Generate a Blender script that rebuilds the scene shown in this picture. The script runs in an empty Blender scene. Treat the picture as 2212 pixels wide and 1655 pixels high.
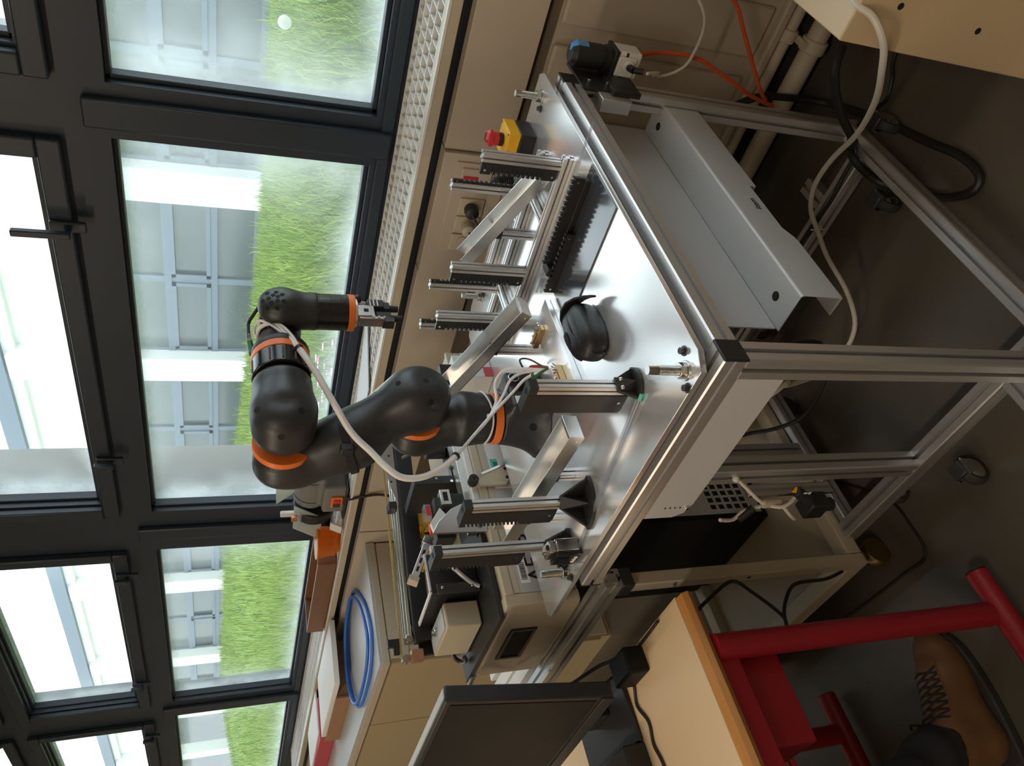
import bpy, bmesh, math, random
import numpy as np
from mathutils import Vector, Matrix
random.seed(7); np.random.seed(7)
SC = bpy.context.scene; COL = SC.collection
# ---------------------------------------------------------------- camera
def cam_axes(pitch, yaw, roll):
    f = Vector((-math.sin(yaw)*math.cos(pitch), math.cos(yaw)*math.cos(pitch), -math.sin(pitch)))
    r = Vector((math.cos(yaw), math.sin(yaw), 0)); d = f.cross(r)
    return r*math.cos(roll)+d*math.sin(roll), -r*math.sin(roll)+d*math.cos(roll), f
CR, CD, CF = cam_axes(math.radians(20.3207), math.radians(46.6118), math.radians(-0.54465))
cd = bpy.data.cameras.new('camera'); cam = bpy.data.objects.new('camera', cd); COL.objects.link(cam)
M = Matrix.Identity(4)                       # the phone was held turned a quarter: picture-right is down
for i in range(3):
    M[i][0] = CD[i]; M[i][1] = CR[i]; M[i][2] = -CF[i]
M[0][3], M[1][3], M[2][3] = 0, 0, 1.60
cam.matrix_world = M
cd.sensor_fit = 'HORIZONTAL'; cd.sensor_width = 36; cd.lens = 36*1648.95/2212; cd.clip_start = 0.02; cd.clip_end = 200
SC.camera = cam
# ---------------------------------------------------------------- sky, lamps, exposure
w = bpy.data.worlds.new('overcast_sky'); SC.world = w; w.use_nodes = True
bg = w.node_tree.nodes['Background']; bg.inputs[0].default_value = (0.90, 0.95, 1.0, 1); bg.inputs[1].default_value = 4.3
SC.view_settings.view_transform = 'Standard'; SC.view_settings.look = 'None'
SC.view_settings.exposure = 0.0; SC.view_settings.gamma = 1.0; SC.view_settings.use_curve_mapping = False
LAMP_W = 42.0; LAMP_COL = (1.0, 0.84, 0.66)
# ---------------------------------------------------------------- mesh helpers
FZ = -0.04                                   # floor height
class MB:
    def __init__(s): s.v = []; s.f = []
    def add(s, vs, fs, xf=None):
        b = len(s.v)
        s.v += [tuple(xf @ Vector(p)) if xf else tuple(p) for p in vs]
        s.f += [tuple(i+b for i in q) for q in fs]; return s
    def box(s, x0, x1, y0, y1, z0, z1, xf=None):
        x0, x1 = min(x0, x1), max(x0, x1); y0, y1 = min(y0, y1), max(y0, y1); z0, z1 = min(z0, z1), max(z0, z1)
        return s.add([(x0,y0,z0),(x1,y0,z0),(x1,y1,z0),(x0,y1,z0),(x0,y0,z1),(x1,y0,z1),(x1,y1,z1),(x0,y1,z1)],
                     [(3,2,1,0),(4,5,6,7),(0,1,5,4),(1,2,6,5),(2,3,7,6),(3,0,4,7)], xf)
    def cyl(s, p0, p1, r0, r1=None, n=20, xf=None):
        p0, p1 = Vector(p0), Vector(p1); r1 = r0 if r1 is None else r1
        d = (p1-p0).normalized(); u = d.orthogonal().normalized(); w_ = d.cross(u)
        vs = []
        for p, r in ((p0, r0), (p1, r1)):
            vs += [p+(u*math.cos(2*math.pi*i/n)+w_*math.sin(2*math.pi*i/n))*r for i in range(n)]
        return s.add(vs, [(i, (i+1)%n, n+(i+1)%n, n+i) for i in range(n)]+[tuple(range(n-1,-1,-1)), tuple(range(n,2*n))], xf)
    def lathe(s, prof, c, axis=(0,0,1), n=32, xf=None):
        c = Vector(c); d = Vector(axis).normalized(); u = d.orthogonal().normalized(); w_ = d.cross(u); vs = []; fs = []
        for r, h in prof:
            vs += [c+d*h+(u*math.cos(2*math.pi*i/n)+w_*math.sin(2*math.pi*i/n))*max(r,1e-4) for i in range(n)]
        for k in range(len(prof)-1):
            fs += [(k*n+i, k*n+(i+1)%n, (k+1)*n+(i+1)%n, (k+1)*n+i) for i in range(n)]
        fs += [tuple(range(n-1,-1,-1)), tuple(range((len(prof)-1)*n, len(prof)*n))]
        return s.add(vs, fs, xf)
    def tube(s, pts, r, n=8, sub=5, closed=False):
        P = [Vector(p) for p in pts]; Q = []
        m = len(P)
        if sub > 1 and m > 2:
            for i in range(m if closed else m-1):
                a, b, c, d = (P[(i-1)%m], P[i], P[(i+1)%m], P[(i+2)%m]) if closed else (P[max(i-1,0)], P[i], P[i+1], P[min(i+2,m-1)])
                for k in range(sub):
                    t = k/sub
                    Q.append(0.5*((2*b)+(c-a)*t+(2*a-5*b+4*c-d)*t*t+(3*b-a-3*c+d)*t**3))
            if not closed: Q.append(P[-1])
        else: Q = P
        u = None; vs = []; L = len(Q)
        for i, q in enumerate(Q):
            if closed: t = Q[(i+1)%L]-Q[i-1]
            else: t = Q[min(i+1,L-1)]-Q[max(i-1,0)]
            t = t.normalized() if t.length > 1e-9 else Vector((0,0,1))
            u = t.orthogonal().normalized() if u is None else (u-t*u.dot(t)).normalized()
            w_ = t.cross(u); rr = r[i*(len(r)-1)//max(L-1,1)] if isinstance(r,(list,tuple)) else r
            vs += [q+(u*math.cos(2*math.pi*j/n)+w_*math.sin(2*math.pi*j/n))*rr for j in range(n)]
        fs = []
        for i in range(L if closed else L-1):
            k = (i+1)%L
            fs += [(i*n+j, i*n+(j+1)%n, k*n+(j+1)%n, k*n+j) for j in range(n)]
        if not closed: fs += [tuple(range(n-1,-1,-1)), tuple(range((L-1)*n, L*n))]
        return s.add(vs, fs)
    def prism(s, poly, ext, xf=None):        # poly: 3D points, extruded by a vector
        n = len(poly); e = Vector(ext); P = [Vector(p) for p in poly]
        nrm = Vector((0,0,0))
        for i in range(n): nrm += (P[i]-P[0]).cross(P[(i+1)%n]-P[0])
        if nrm.dot(e) > 0: P = P[::-1]
        vs = P+[p+e for p in P]
        return s.add(vs, [tuple(range(n)), tuple(range(2*n-1,n-1,-1))]+[(i, n+i, n+(i+1)%n, (i+1)%n) for i in range(n)], xf)
    def sweep_profile(s, p0, p1, w_, up=(0,0,1), slot=0.2, depth=0.24):
        p0, p1 = Vector(p0), Vector(p1); d = (p1-p0).normalized(); up = Vector(up)
        a = up.cross(d).normalized(); b = d.cross(a); h = w_/2; sl = w_*slot; dp = w_*depth; wd = sl*1.5
        side = [(-h,-h+.06*w_), (-h+.06*w_,-h), (-sl/2,-h), (-sl/2,-h+dp*.3), (-wd/1.2,-h+dp*.3), (-wd/1.6,-h+dp), (wd/1.6,-h+dp), (wd/1.2,-h+dp*.3), (sl/2,-h+dp*.3), (sl/2,-h)]
        poly = []
        for k in range(4):
            c, sn = math.cos(k*math.pi/2), math.sin(k*math.pi/2)
            poly += [(x*c-y*sn, x*sn+y*c) for x, y in side]
        return s.prism([p0+a*x+b*y for x, y in poly], p1-p0)
    def sphere(s, c, r, n=16, m=10, sc=(1,1,1)):
        c = Vector(c); vs = []; fs = []
        for i in range(1, m):
            t = math.pi*i/m
            vs += [c+Vector((sc[0]*r*math.sin(t)*math.cos(2*math.pi*j/n), sc[1]*r*math.sin(t)*math.sin(2*math.pi*j/n), sc[2]*r*math.cos(t))) for j in range(n)]
        for i in range(m-2):
            fs += [(i*n+j, (i+1)*n+j, (i+1)*n+(j+1)%n, i*n+(j+1)%n) for j in range(n)]
        top = len(vs); vs += [c+Vector((0,0,r*sc[2])), c-Vector((0,0,r*sc[2]))]
        fs += [(top, j, (j+1)%n) for j in range(n)]+[(top+1, (m-2)*n+(j+1)%n, (m-2)*n+j) for j in range(n)]
        return s.add(vs, fs)
    def hull(s, pts):
        bm = bmesh.new()
        for p in pts: bm.verts.new(p)
        bmesh.ops.convex_hull(bm, input=bm.verts[:])
        bm.verts.index_update(); live = [v_ for v_ in bm.verts if v_.link_faces]
        ix = {v_: i for i, v_ in enumerate(live)}
        s.add([v_.co[:] for v_ in live], [tuple(ix[v_] for v_ in f.verts) for f in bm.faces]); bm.free(); return s
    def build(s, name, mat, parent=None, bevel=0.0, angle=35, seg=2):
        V = np.array(s.v, float); c = (V.min(0)+V.max(0))/2
        me = bpy.data.meshes.new(name)
        me.from_pydata([tuple(p) for p in V-c], [], s.f); me.update()
        me.polygons.foreach_set('use_smooth', [True]*len(me.polygons)); me.set_sharp_from_angle(angle=math.radians(angle))
        o = bpy.data.objects.new(name, me); COL.objects.link(o); o.location = Vector(c)
        if mat: me.materials.append(mat)
        if parent:
            o.parent = parent; q = parent; off = Vector((0,0,0))
            while q: off += q.location; q = q.parent
            o.location = Vector(c)-off
        if bevel:
            m = o.modifiers.new('bevel','BEVEL'); m.width = bevel; m.segments = seg; m.limit_method = 'ANGLE'; m.angle_limit = math.radians(40)
        return o
def tag(o, label, cat, group=None):
    o['label'] = label; o['category'] = cat
    if group: o['group'] = group
    return o
def thing(name, label, cat, loc, group=None):
    o = bpy.data.objects.new(name, None); o.empty_display_size = 0.02; COL.objects.link(o); o.location = loc
    return tag(o, label, cat, group)
def struct(name, mb, mat, parent=None, bevel=0):
    o = mb.build(name, mat, parent, bevel)
    if not parent: o['kind'] = 'structure'
    return o
def B(*a): return MB().box(*a)
def rotm(c, ax, deg): return Matrix.Translation(c) @ Matrix.Rotation(math.radians(deg), 4, ax) @ Matrix.Translation(-Vector(c))
def text(name, s, mat, parent, mtx, size, ext=0.0004):
    cu = bpy.data.curves.new(name, 'FONT'); cu.body = s; cu.size = size; cu.extrude = ext; cu.align_x = 'LEFT'
    t = bpy.data.objects.new(name, cu); COL.objects.link(t); bpy.context.view_layer.update()
    me = bpy.data.meshes.new_from_object(t.evaluated_get(bpy.context.evaluated_depsgraph_get())); COL.objects.unlink(t); bpy.data.objects.remove(t)
    mb = MB(); mb.add([v_.co[:] for v_ in me.vertices], [tuple(p.vertices) for p in me.polygons], mtx)
    bpy.data.meshes.remove(me)
    return mb.build(name, mat, parent)
def frame_m(o, xa, ya):                      # matrix with origin o, x along xa, y along ya
    xa, ya = Vector(xa).normalized(), Vector(ya).normalized(); za = xa.cross(ya); m = Matrix.Identity(4)
    for i in range(3): m[i][0], m[i][1], m[i][2], m[i][3] = xa[i], ya[i], za[i], o[i]
    return m
# signed-distance bodies meshed with surface nets: smooth cast shells
def sd_capsule(P, a, b, ra, rb=None):
    rb = ra if rb is None else rb; a = np.array(a, float); b = np.array(b, float); ab = b-a
    t = np.clip(((P-a)@ab)/max(ab@ab,1e-9), 0, 1)
    return np.linalg.norm(P-a-t[...,None]*ab, axis=-1)-(ra+(rb-ra)*t)
def sd_cyl(P, a, b, r, rd=0.006):
    a = np.array(a, float); b = np.array(b, float); ax = b-a; L = np.linalg.norm(ax); ax /= L; q = P-a
    h = q@ax; rad = np.linalg.norm(q-h[...,None]*ax, axis=-1)
    dx = rad-(r-rd); dy = np.abs(h-L/2)-(L/2-rd)
    return np.minimum(np.maximum(dx,dy),0)+np.sqrt(np.maximum(dx,0)**2+np.maximum(dy,0)**2)-rd
def sd_ell(P, c, rad, Rm=None):
    q = P-np.array(c, float)
    if Rm is not None: q = q@np.array(Rm)
    r = np.array(rad, float); k0 = np.linalg.norm(q/r, axis=-1); k1 = np.linalg.norm(q/r**2, axis=-1)
    return k0*(k0-1)/np.maximum(k1,1e-9)
def smin(a, b, k):
    h = np.maximum(k-np.abs(a-b), 0)/k; return np.minimum(a,b)-h*h*k/4
def sdf(f, lo, hi, h):
    ax = [np.arange(lo[i]-2*h, hi[i]+2*h, h) for i in range(3)]
    G = np.stack(np.meshgrid(*ax, indexing='ij'), -1); D = f(G); S = D < 0
    n = [len(a)-1 for a in ax]
    cs = np.zeros(n+[3]); cn = np.zeros(n)
    offs = [(i,j,k) for i in (0,1) for j in (0,1) for k in (0,1)]
    def sl(o): return tuple(slice(o[t], o[t]+n[t]) for t in range(3))
    for o in offs:
        for t in range(3):
            if o[t] == 0:
                q = list(o); q[t] = 1; A, Bq = sl(o), sl(tuple(q)); da, db = D[A], D[Bq]; m = S[A] != S[Bq]
                tt = np.where(m, da/np.where(m, da-db, 1), 0)
                cs += np.where(m[...,None], G[A]+tt[...,None]*(G[Bq]-G[A]), 0); cn += m
    act = cn > 0; idx = -np.ones(n, int); idx[act] = np.arange(act.sum()); V = cs[act]/cn[act][:,None]; F = []
    for t in range(3):
        u, v_ = (t+1)%3, (t+2)%3
        sA = [slice(1,n[0]),slice(1,n[1]),slice(1,n[2])]; sA[t] = slice(0,n[t]); sB = list(sA); sB[t] = slice(1,n[t]+1)
        a, b = S[tuple(sA)], S[tuple(sB)]; m = np.argwhere(a != b); 
        if not len(m): continue
        base = m+np.array([sA[0].start,sA[1].start,sA[2].start]); fl = a[tuple(m.T)]
        def at(du, dv):
            c = base.copy(); c[:,u] -= du; c[:,v_] -= dv; return idx[tuple(c.T)]
        q = np.stack([at(0,0),at(1,0),at(1,1),at(0,1)],1); q[~fl] = q[~fl][:,::-1]; F.append(q)
    F = np.concatenate(F); mb = MB(); mb.v = [tuple(p) for p in V]; mb.f = [tuple(int(i) for i in q) for q in F]; return mb
# ---------------------------------------------------------------- materials
def mat(name, col, rough=0.5, metal=0.0, var=0.06, scale=8.0, bump=0.0, bscale=120.0, stretch=None, coat=0.0, spec=0.5):
    m = bpy.data.materials.new(name); m.use_nodes = True; nt = m.node_tree; N = nt.nodes; L = nt.links; b = N['Principled BSDF']
    b.inputs['Roughness'].default_value = rough; b.inputs['Metallic'].default_value = metal; b.inputs['Coat Weight'].default_value = coat
    b.inputs['Specular IOR Level'].default_value = spec
    tc = N.new('ShaderNodeTexCoord'); mp = N.new('ShaderNodeMapping'); L.new(tc.outputs['Object'], mp.inputs[0])
    if stretch: mp.inputs['Scale'].default_value = stretch
    nz = N.new('ShaderNodeTexNoise'); nz.inputs['Scale'].default_value = scale; nz.inputs['Detail'].default_value = 4; L.new(mp.outputs[0], nz.inputs[0])
    mx = N.new('ShaderNodeMix'); mx.data_type = 'RGBA'; L.new(nz.outputs[0], mx.inputs['Factor'])
    mx.inputs['A'].default_value = (*[c*(1-var) for c in col], 1); mx.inputs['B'].default_value = (*[min(1,c*(1+var)) for c in col], 1)
    L.new(mx.outputs['Result'], b.inputs['Base Color'])
    mr = N.new('ShaderNodeMapRange'); mr.inputs[3].default_value = max(0,rough-0.06); mr.inputs[4].default_value = min(1,rough+0.06)
    L.new(nz.outputs[0], mr.inputs[0]); L.new(mr.outputs[0], b.inputs['Roughness'])
    if bump:
        n2 = N.new('ShaderNodeTexNoise'); n2.inputs['Scale'].default_value = bscale; n2.inputs['Detail'].default_value = 3; L.new(mp.outputs[0], n2.inputs[0])
        bp = N.new('ShaderNodeBump'); bp.inputs['Strength'].default_value = bump; bp.inputs['Distance'].default_value = 0.002
        L.new(n2.outputs[0], bp.inputs['Height']); L.new(bp.outputs[0], b.inputs['Normal'])
    return m
def facing_mix(N, L):                        # thin-sheet reflectance, the same from either side
    lw = N.new('ShaderNodeLayerWeight'); lw.inputs[0].default_value = 0.5
    p = N.new('ShaderNodeMath'); p.operation = 'POWER'; p.inputs[1].default_value = 4.0; L.new(lw.outputs['Facing'], p.inputs[0])
    q = N.new('ShaderNodeMath'); q.operation = 'MULTIPLY_ADD'; q.inputs[1].default_value = .55; q.inputs[2].default_value = .03; L.new(p.outputs[0], q.inputs[0])
    return q
def glassy(name, col, alpha, rough=0.1, haze=0.0):
    m = bpy.data.materials.new(name); m.use_nodes = True; nt = m.node_tree; N = nt.nodes; L = nt.links
    for n in list(N): N.remove(n)
    out = N.new('ShaderNodeOutputMaterial'); tr = N.new('ShaderNodeBsdfTransparent'); tr.inputs[0].default_value = (*col,1)
    gl = N.new('ShaderNodeBsdfGlossy'); gl.inputs['Roughness'].default_value = rough
    fr = facing_mix(N, L)
    mx = N.new('ShaderNodeMixShader'); L.new(fr.outputs[0], mx.inputs[0]); L.new(tr.outputs[0], mx.inputs[1]); L.new(gl.outputs[0], mx.inputs[2])
    last = mx
    if haze or alpha < 1:
        df = N.new('ShaderNodeBsdfDiffuse'); df.inputs[0].default_value = (*col,1)
        tl = N.new('ShaderNodeBsdfTranslucent'); tl.inputs[0].default_value = (*col,1)
        ad = N.new('ShaderNodeMixShader'); ad.inputs[0].default_value = 0.5; L.new(df.outputs[0], ad.inputs[1]); L.new(tl.outputs[0], ad.inputs[2])
        m2 = N.new('ShaderNodeMixShader'); L.new(mx.outputs[0], m2.inputs[1]); L.new(ad.outputs[0], m2.inputs[2]); m2.inputs[0].default_value = max(haze, 1-alpha)
        last = m2
    L.new(last.outputs[0], out.inputs[0]); return m
X_ = {}
X_['frame'] = mat('black_window_frame', (.019,.030,.047), .42, var=.15)
X_['wall'] = mat('beige_wall', (.50,.42,.33), .6, var=.04, bump=.05)
X_['ceil'] = mat('ceiling_white', (.62,.58,.52), .8)
X_['beige'] = mat('beige_panel', (.50,.43,.34), .5, var=.03)
X_['beige2'] = mat('beige_steel', (.52,.455,.34), .42, var=.05, bump=.03)
X_['cabinet'] = mat('cabinet_beige', (.40,.32,.19), .5, var=.04)
X_['cabtop'] = mat('grey_laminate', (.46,.47,.47), .45, var=.05, scale=40)
X_['alu'] = mat('anodised_aluminium', (.66,.655,.65), .42, .85, var=.05, stretch=(60,60,60))
X_['raw'] = mat('raw_aluminium', (.78,.77,.75), .34, 1.0, var=.06, scale=5, bump=.06, bscale=60)
X_['blackpl'] = mat('black_plastic', (.016,.016,.017), .48, var=.2, bump=.03)
X_['satin'] = mat('black_satin', (.026,.027,.029), .40, var=.15, scale=5, bump=.05, bscale=700)
X_['gloss'] = mat('black_gloss', (.012,.012,.013), .18, var=.2)
X_['orange'] = mat('orange_ring', (.86,.19,.03), .42, var=.04)
X_['grey'] = mat('grey_powder_coat', (.56,.575,.59), .42, .2, var=.03, bump=.08, bscale=500)
X_['boxbeige'] = mat('warmlit_beige_steel', (.55,.42,.26), .42, var=.04, bump=.03)  # beige of the big case, the warm light falling on it tinted into the colour
X_['grindgrey'] = mat('grinder_grey', (.20,.20,.19), .5, var=.05)
X_['steel'] = mat('bright_steel', (.62,.61,.59), .24, 1.0, var=.05)
X_['dark'] = mat('dark_steel', (.10,.10,.105), .4, .8, var=.1)
X_['white'] = mat('white_plastic', (.74,.74,.72), .4, var=.02)
X_['tube'] = mat('milky_tube', (.82,.82,.83), .32, var=.03)
X_['red'] = mat('red_paint', (.27,.010,.016), .38, var=.08)
X_['redpl'] = mat('red_plastic', (.60,.03,.04), .38, var=.04)
X_['yellow'] = mat('yellow_plastic', (.85,.44,.01), .42, var=.04)
X_['cable'] = mat('black_cable', (.014,.014,.014), .5)
X_['wcable'] = mat('white_cable', (.62,.58,.52), .5)
X_['ocable'] = mat('orange_cable', (.72,.12,.03), .45)
X_['blue'] = mat('blue_cable', (.03,.16,.62), .4)
X_['brass'] = mat('brass', (.46,.32,.16), .35, 1.0)
X_['copper'] = mat('copper', (.60,.32,.2), .35, .8)
X_['teal'] = mat('teal_sticker', (.10,.52,.42), .5)
X_['paper'] = mat('paper', (.80,.80,.79), .6)
X_['lit'] = mat('lettering_black', (.006,.006,.006), .8)
X_['card'] = mat('cardboard', (.34,.19,.10), .7, var=.12, scale=20)
X_['wood'] = mat('brown_plywood', (.20,.095,.045), .5, var=.18, stretch=(2,20,20))
X_['edge'] = mat('wood_edge', (.45,.20,.05), .45, var=.25, scale=6, stretch=(20,2,20))
X_['desk'] = mat('desk_laminate', (.64,.48,.30), .42, var=.02)
X_['leather'] = mat('brown_leather', (.155,.075,.028), .55, var=.3, scale=10, bump=.2, bscale=90)
X_['rubber'] = mat('dark_rubber', (.03,.028,.026), .7)
X_['cloth'] = mat('black_trouser_cloth', (.015,.015,.018), .85, bump=.2, bscale=300)
X_['pouch'] = mat('black_soft_leather', (.010,.010,.011), .42, var=.25, bump=.3, bscale=160)
X_['lcd'] = mat('lcd_grey', (.42,.47,.45), .2)
X_['screen'] = mat('dark_screen', (.009,.0095,.0095), .55, var=.05, spec=.2)
X_['tape'] = mat('blue_tape', (.10,.33,.72), .5)
X_['green'] = mat('green_connector', (.03,.12,.05), .45)
X_['orangepl'] = mat('orange_plastic', (.85,.22,.02), .4)
X_['chrome'] = mat('chrome', (.75,.75,.75), .12, 1.0)
X_['blackmirror'] = mat('polished_black_sheet', (.035,.04,.05), .10, 0.0, var=.1, spec=0.9)
X_['concrete'] = mat('grey_concrete', (.22,.21,.20), .8, var=.12)
X_['facade'] = mat('white_render', (.82,.83,.82), .8)
X_['bluegrey'] = mat('bluegrey_frame', (.12,.155,.20), .5)
X_['darkglass'] = mat('far_glass', (.075,.095,.095), .15, var=.2, scale=.6)
X_['clear'] = glassy('clear_plastic', (.80,.82,.86), .82, .1)
X_['shield'] = glassy('scratched_plastic', (.62,.63,.58), .3, .3)
X_['cup'] = glassy('orange_translucent', (1.0,.62,.16), .78, .2)
# floor linoleum with wear
def floor_mat():
    m = mat('dark_linoleum', (.092,.080,.062), .36, var=.25, scale=3, bump=.04, bscale=200); return m
X_['floor'] = floor_mat()
# window glass: clear, misted along its edges
def pane_mat():
    m = bpy.data.materials.new('misted_glass'); m.use_nodes = True; nt = m.node_tree; N = nt.nodes; L = nt.links
    for n in list(N): N.remove(n)
    out = N.new('ShaderNodeOutputMaterial'); tr = N.new('ShaderNodeBsdfTransparent'); tr.inputs[0].default_value = (.86,.90,.90,1)
    gl = N.new('ShaderNodeBsdfGlossy'); gl.inputs['Roughness'].default_value = 0.02; fr = facing_mix(N, L)
    mx = N.new('ShaderNodeMixShader'); L.new(fr.outputs[0], mx.inputs[0]); L.new(tr.outputs[0], mx.inputs[1]); L.new(gl.outputs[0], mx.inputs[2])
    tl = N.new('ShaderNodeBsdfTranslucent'); tl.inputs[0].default_value = (.86,.92,.95,1)
    tc = N.new('ShaderNodeTexCoord'); sp = N.new('ShaderNodeSeparateXYZ'); L.new(tc.outputs['Generated'], sp.inputs[0])
    nz = N.new('ShaderNodeTexNoise'); nz.inputs['Scale'].default_value = 6; nz.inputs['Detail'].default_value = 6; L.new(tc.outputs['Object'], nz.inputs[0])
    def mt(op, a, b_):
        n = N.new('ShaderNodeMath'); n.operation = op
        for i, q in enumerate((a, b_)):
            if isinstance(q, (int,float)): n.inputs[i].default_value = q
            else: L.new(q, n.inputs[i])
        return n.outputs[0]
    def edge(sock):                          # 1 at rim, 0 inside
        d = mt('ABSOLUTE', mt('SUBTRACT', sock, 0.5), 0); return mt('MULTIPLY', d, 2.0)
    e = mt('POWER', mt('MAXIMUM', edge(sp.outputs[0]), edge(sp.outputs[2])), 7.0)
    f = mt('MULTIPLY', e, mt('MULTIPLY', nz.outputs[0], 0.75)); f = mt('ADD', f, 0.02)
    f = mt('ADD', f, mt('MULTIPLY', mt('POWER', sp.outputs[2], 2.5), 0.06))
    f = mt('MINIMUM', f, 0.6)
    m2 = N.new('ShaderNodeMixShader'); L.new(f, m2.inputs[0]); L.new(mx.outputs[0], m2.inputs[1]); L.new(tl.outputs[0], m2.inputs[2])
    L.new(m2.outputs[0], out.inputs[0]); return m
X_['pane'] = pane_mat()
# table plate: cast aluminium with faint directional brushing
def plate_mat():
    m = mat('cast_aluminium_plate', (.80,.805,.81), .21, .74, var=.05, scale=3)
    nt = m.node_tree; N = nt.nodes; L = nt.links; b = N['Principled BSDF']
    tc = N.new('ShaderNodeTexCoord'); mp = N.new('ShaderNodeMapping'); mp.inputs['Scale'].default_value = (600, 60, 60); mp.inputs['Rotation'].default_value = (0,0,.7)
    L.new(tc.outputs['Object'], mp.inputs[0]); n = N.new('ShaderNodeTexNoise'); n.inputs['Scale'].default_value = 1.0; n.inputs['Detail'].default_value = 5; L.new(mp.outputs[0], n.inputs[0])
    bp = N.new('ShaderNodeBump'); bp.inputs['Strength'].default_value = .10; bp.inputs['Distance'].default_value = .0006; L.new(n.outputs[0], bp.inputs['Height']); L.new(bp.outputs[0], b.inputs['Normal'])
    return m
X_['plate'] = plate_mat()
# ================================================================ the room
YW = 1.86                                    # front of the window-wall cladding
struct('floor', B(-8, 2.2, -4, 2.05, FZ-.1, FZ), X_['floor'])
struct('ceiling', B(-8, 2.2, -4, 2.4, 3.85, 3.95), X_['ceil'])
struct('wall_back', B(-8, 2.2, -4.1, -4, FZ, 3.85), X_['wall'])
struct('wall_right', B(2.2, 2.3, -4.1, 2.4, FZ, 3.85), X_['wall'])
struct('wall_left', B(-8.1, -8, -4.1, 2.4, FZ, 3.85), X_['wall'])
struct('wall_window', B(-8, 2.2, 2.02, 2.36, FZ, 1.08), X_['beige'])
# cladding boards under the sill, with the dark shadow gap above them
clad = struct('wall_cladding', B(-8, 2.2, 1.90, 2.0, .868, 1.05), X_['dark'])
for x0, x1 in ((-7.6,-5.2),(-5.19,-2.95),(-2.94,-1.46),(-1.033,1.0),(1.01,2.1)):
    B(x0, x1, YW, 1.90, .87, 1.052).build('panel', X_['beige'], clad, .002)
B(-1.455, -1.038, YW-.012, 1.90, .80, 1.052).build('panel', X_['beige'], clad, .002)
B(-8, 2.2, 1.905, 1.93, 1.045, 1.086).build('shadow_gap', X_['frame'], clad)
sill = struct('trim_1', B(-8, 2.2, YW, 1.90, 1.084, 1.116), X_['beige2'], bevel=.002)
B(-8, 2.2, YW-.002, YW+.004, 1.112, 1.119).build('edge_strip', X_['white'], sill)
B(-8, 2.2, 1.90, 2.2, 1.03, 1.04).build('trough', X_['grey'], sill)
gr = thing('sill_grille', 'white metal lattice ventilation grille along the window sill', 'grille', (-2.5,2.0,1.09))
GX0, GX1 = -6.6, .9
for k in range(5):
    y = 1.905+k*.07; B(GX0, GX1, y-.0025, y+.0025, 1.088, 1.116).build('long_bar', X_['white'], gr)
# cross bars: the nearer ones lie diagonal between the long bars, as in a drawn lattice
xs = []; x = GX1
while x > GX0: xs.append(x); x -= .036 if x > -3.6 else .05
for x in xs[:190]:
    B(x-.0015, x+.0015, 1.903, 2.188, 1.089, 1.114).build('cross_bar', X_['white'], gr)
rest = MB()
for x in xs[190:]: rest.box(x-.0015, x+.0015, 1.903, 2.188, 1.089, 1.114)
if rest.v: rest.build('cross_bars_far', X_['white'], gr)['kind'] = 'stuff'
# ---- window wall: black frames, panes
ZB, ZT, ZU0, ZU1, ZV0, ZV1 = 1.182, 1.927, 2.129, 2.708, 2.936, 3.55
low = [(-1.146,.75),(-3.206,-1.316),(-5.38,-3.53),(-7.5,-5.617)]
upp = [(-1.07,.67),(-3.13,-1.40),(-5.297,-3.593),(-7.4,-5.72)]
posts = [.98,-1.232,-3.368,-5.5,-7.75]
for i in range(4):
    wn = MB()
    for (a, b), z0, z1 in ((low[i], ZB, ZT), (upp[i], ZU0, ZU1), (upp[i], ZV0, ZV1)):
        P0, P1 = posts[i+1], posts[i]; zz0 = 1.12 if z0 == ZB else (z0+z0-.10)/2-.05; 
        top = {ZB: 2.02, ZU0: 2.82, ZV0: 3.85}[z0]; bot = {ZB: 1.04, ZU0: 2.02, ZV0: 2.82}[z0]
        wn.box(P0, a, 2.20, 2.33, bot, top); wn.box(b, P1, 2.20, 2.33, bot, top)
        wn.box(a, b, 2.20, 2.33, bot, z0); wn.box(a, b, 2.20, 2.33, z1, top)
    wo = struct('window_%d' % (i+1), wn, X_['frame'])
    for (a, b), z0, z1 in ((low[i], ZB, ZT), (upp[i], ZU0, ZU1), (upp[i], ZV0, ZV1)):
        B(a-.004, b+.004, 2.262, 2.268, z0-.004, z1+.004).build('pane', X_['pane'], wo)
        gb = MB()                            # glazing beads
        for q in ((a,b,z0,z0+.014),(a,b,z1-.014,z1),(a,a+.014,z0,z1),(b-.014,b,z0,z1)): gb.box(q[0],q[1],2.225,2.262,q[2],q[3])
        gb.build('glazing_bead', X_['frame'], wo, .002)
        if z0 != ZB:                         # opening sash, proud of the frame
            sm = MB(); e = .075
            for q in ((a-e,b+e,z0-e,z0-.012),(a-e,b+e,z1+.012,z1+e),(a-e,a-.012,z0-.012,z1+.012),(b+.012,b+e,z0-.012,z1+.012)): sm.box(q[0],q[1],2.168,2.20,q[2],q[3])
            sm.build('sash', X_['frame'], wo, .006)
    B(posts[i+1]+.02, posts[i]-.02, 2.19, 2.2, 1.125, 1.165).build('bottom_rail', X_['frame'], wo, .004)
    for pz in ((1.13,1.99),):
        B(posts[i]-.045, posts[i]+.045, 2.175, 2.2, *pz).build('mullion_cover', X_['frame'], wo, .006)
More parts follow.
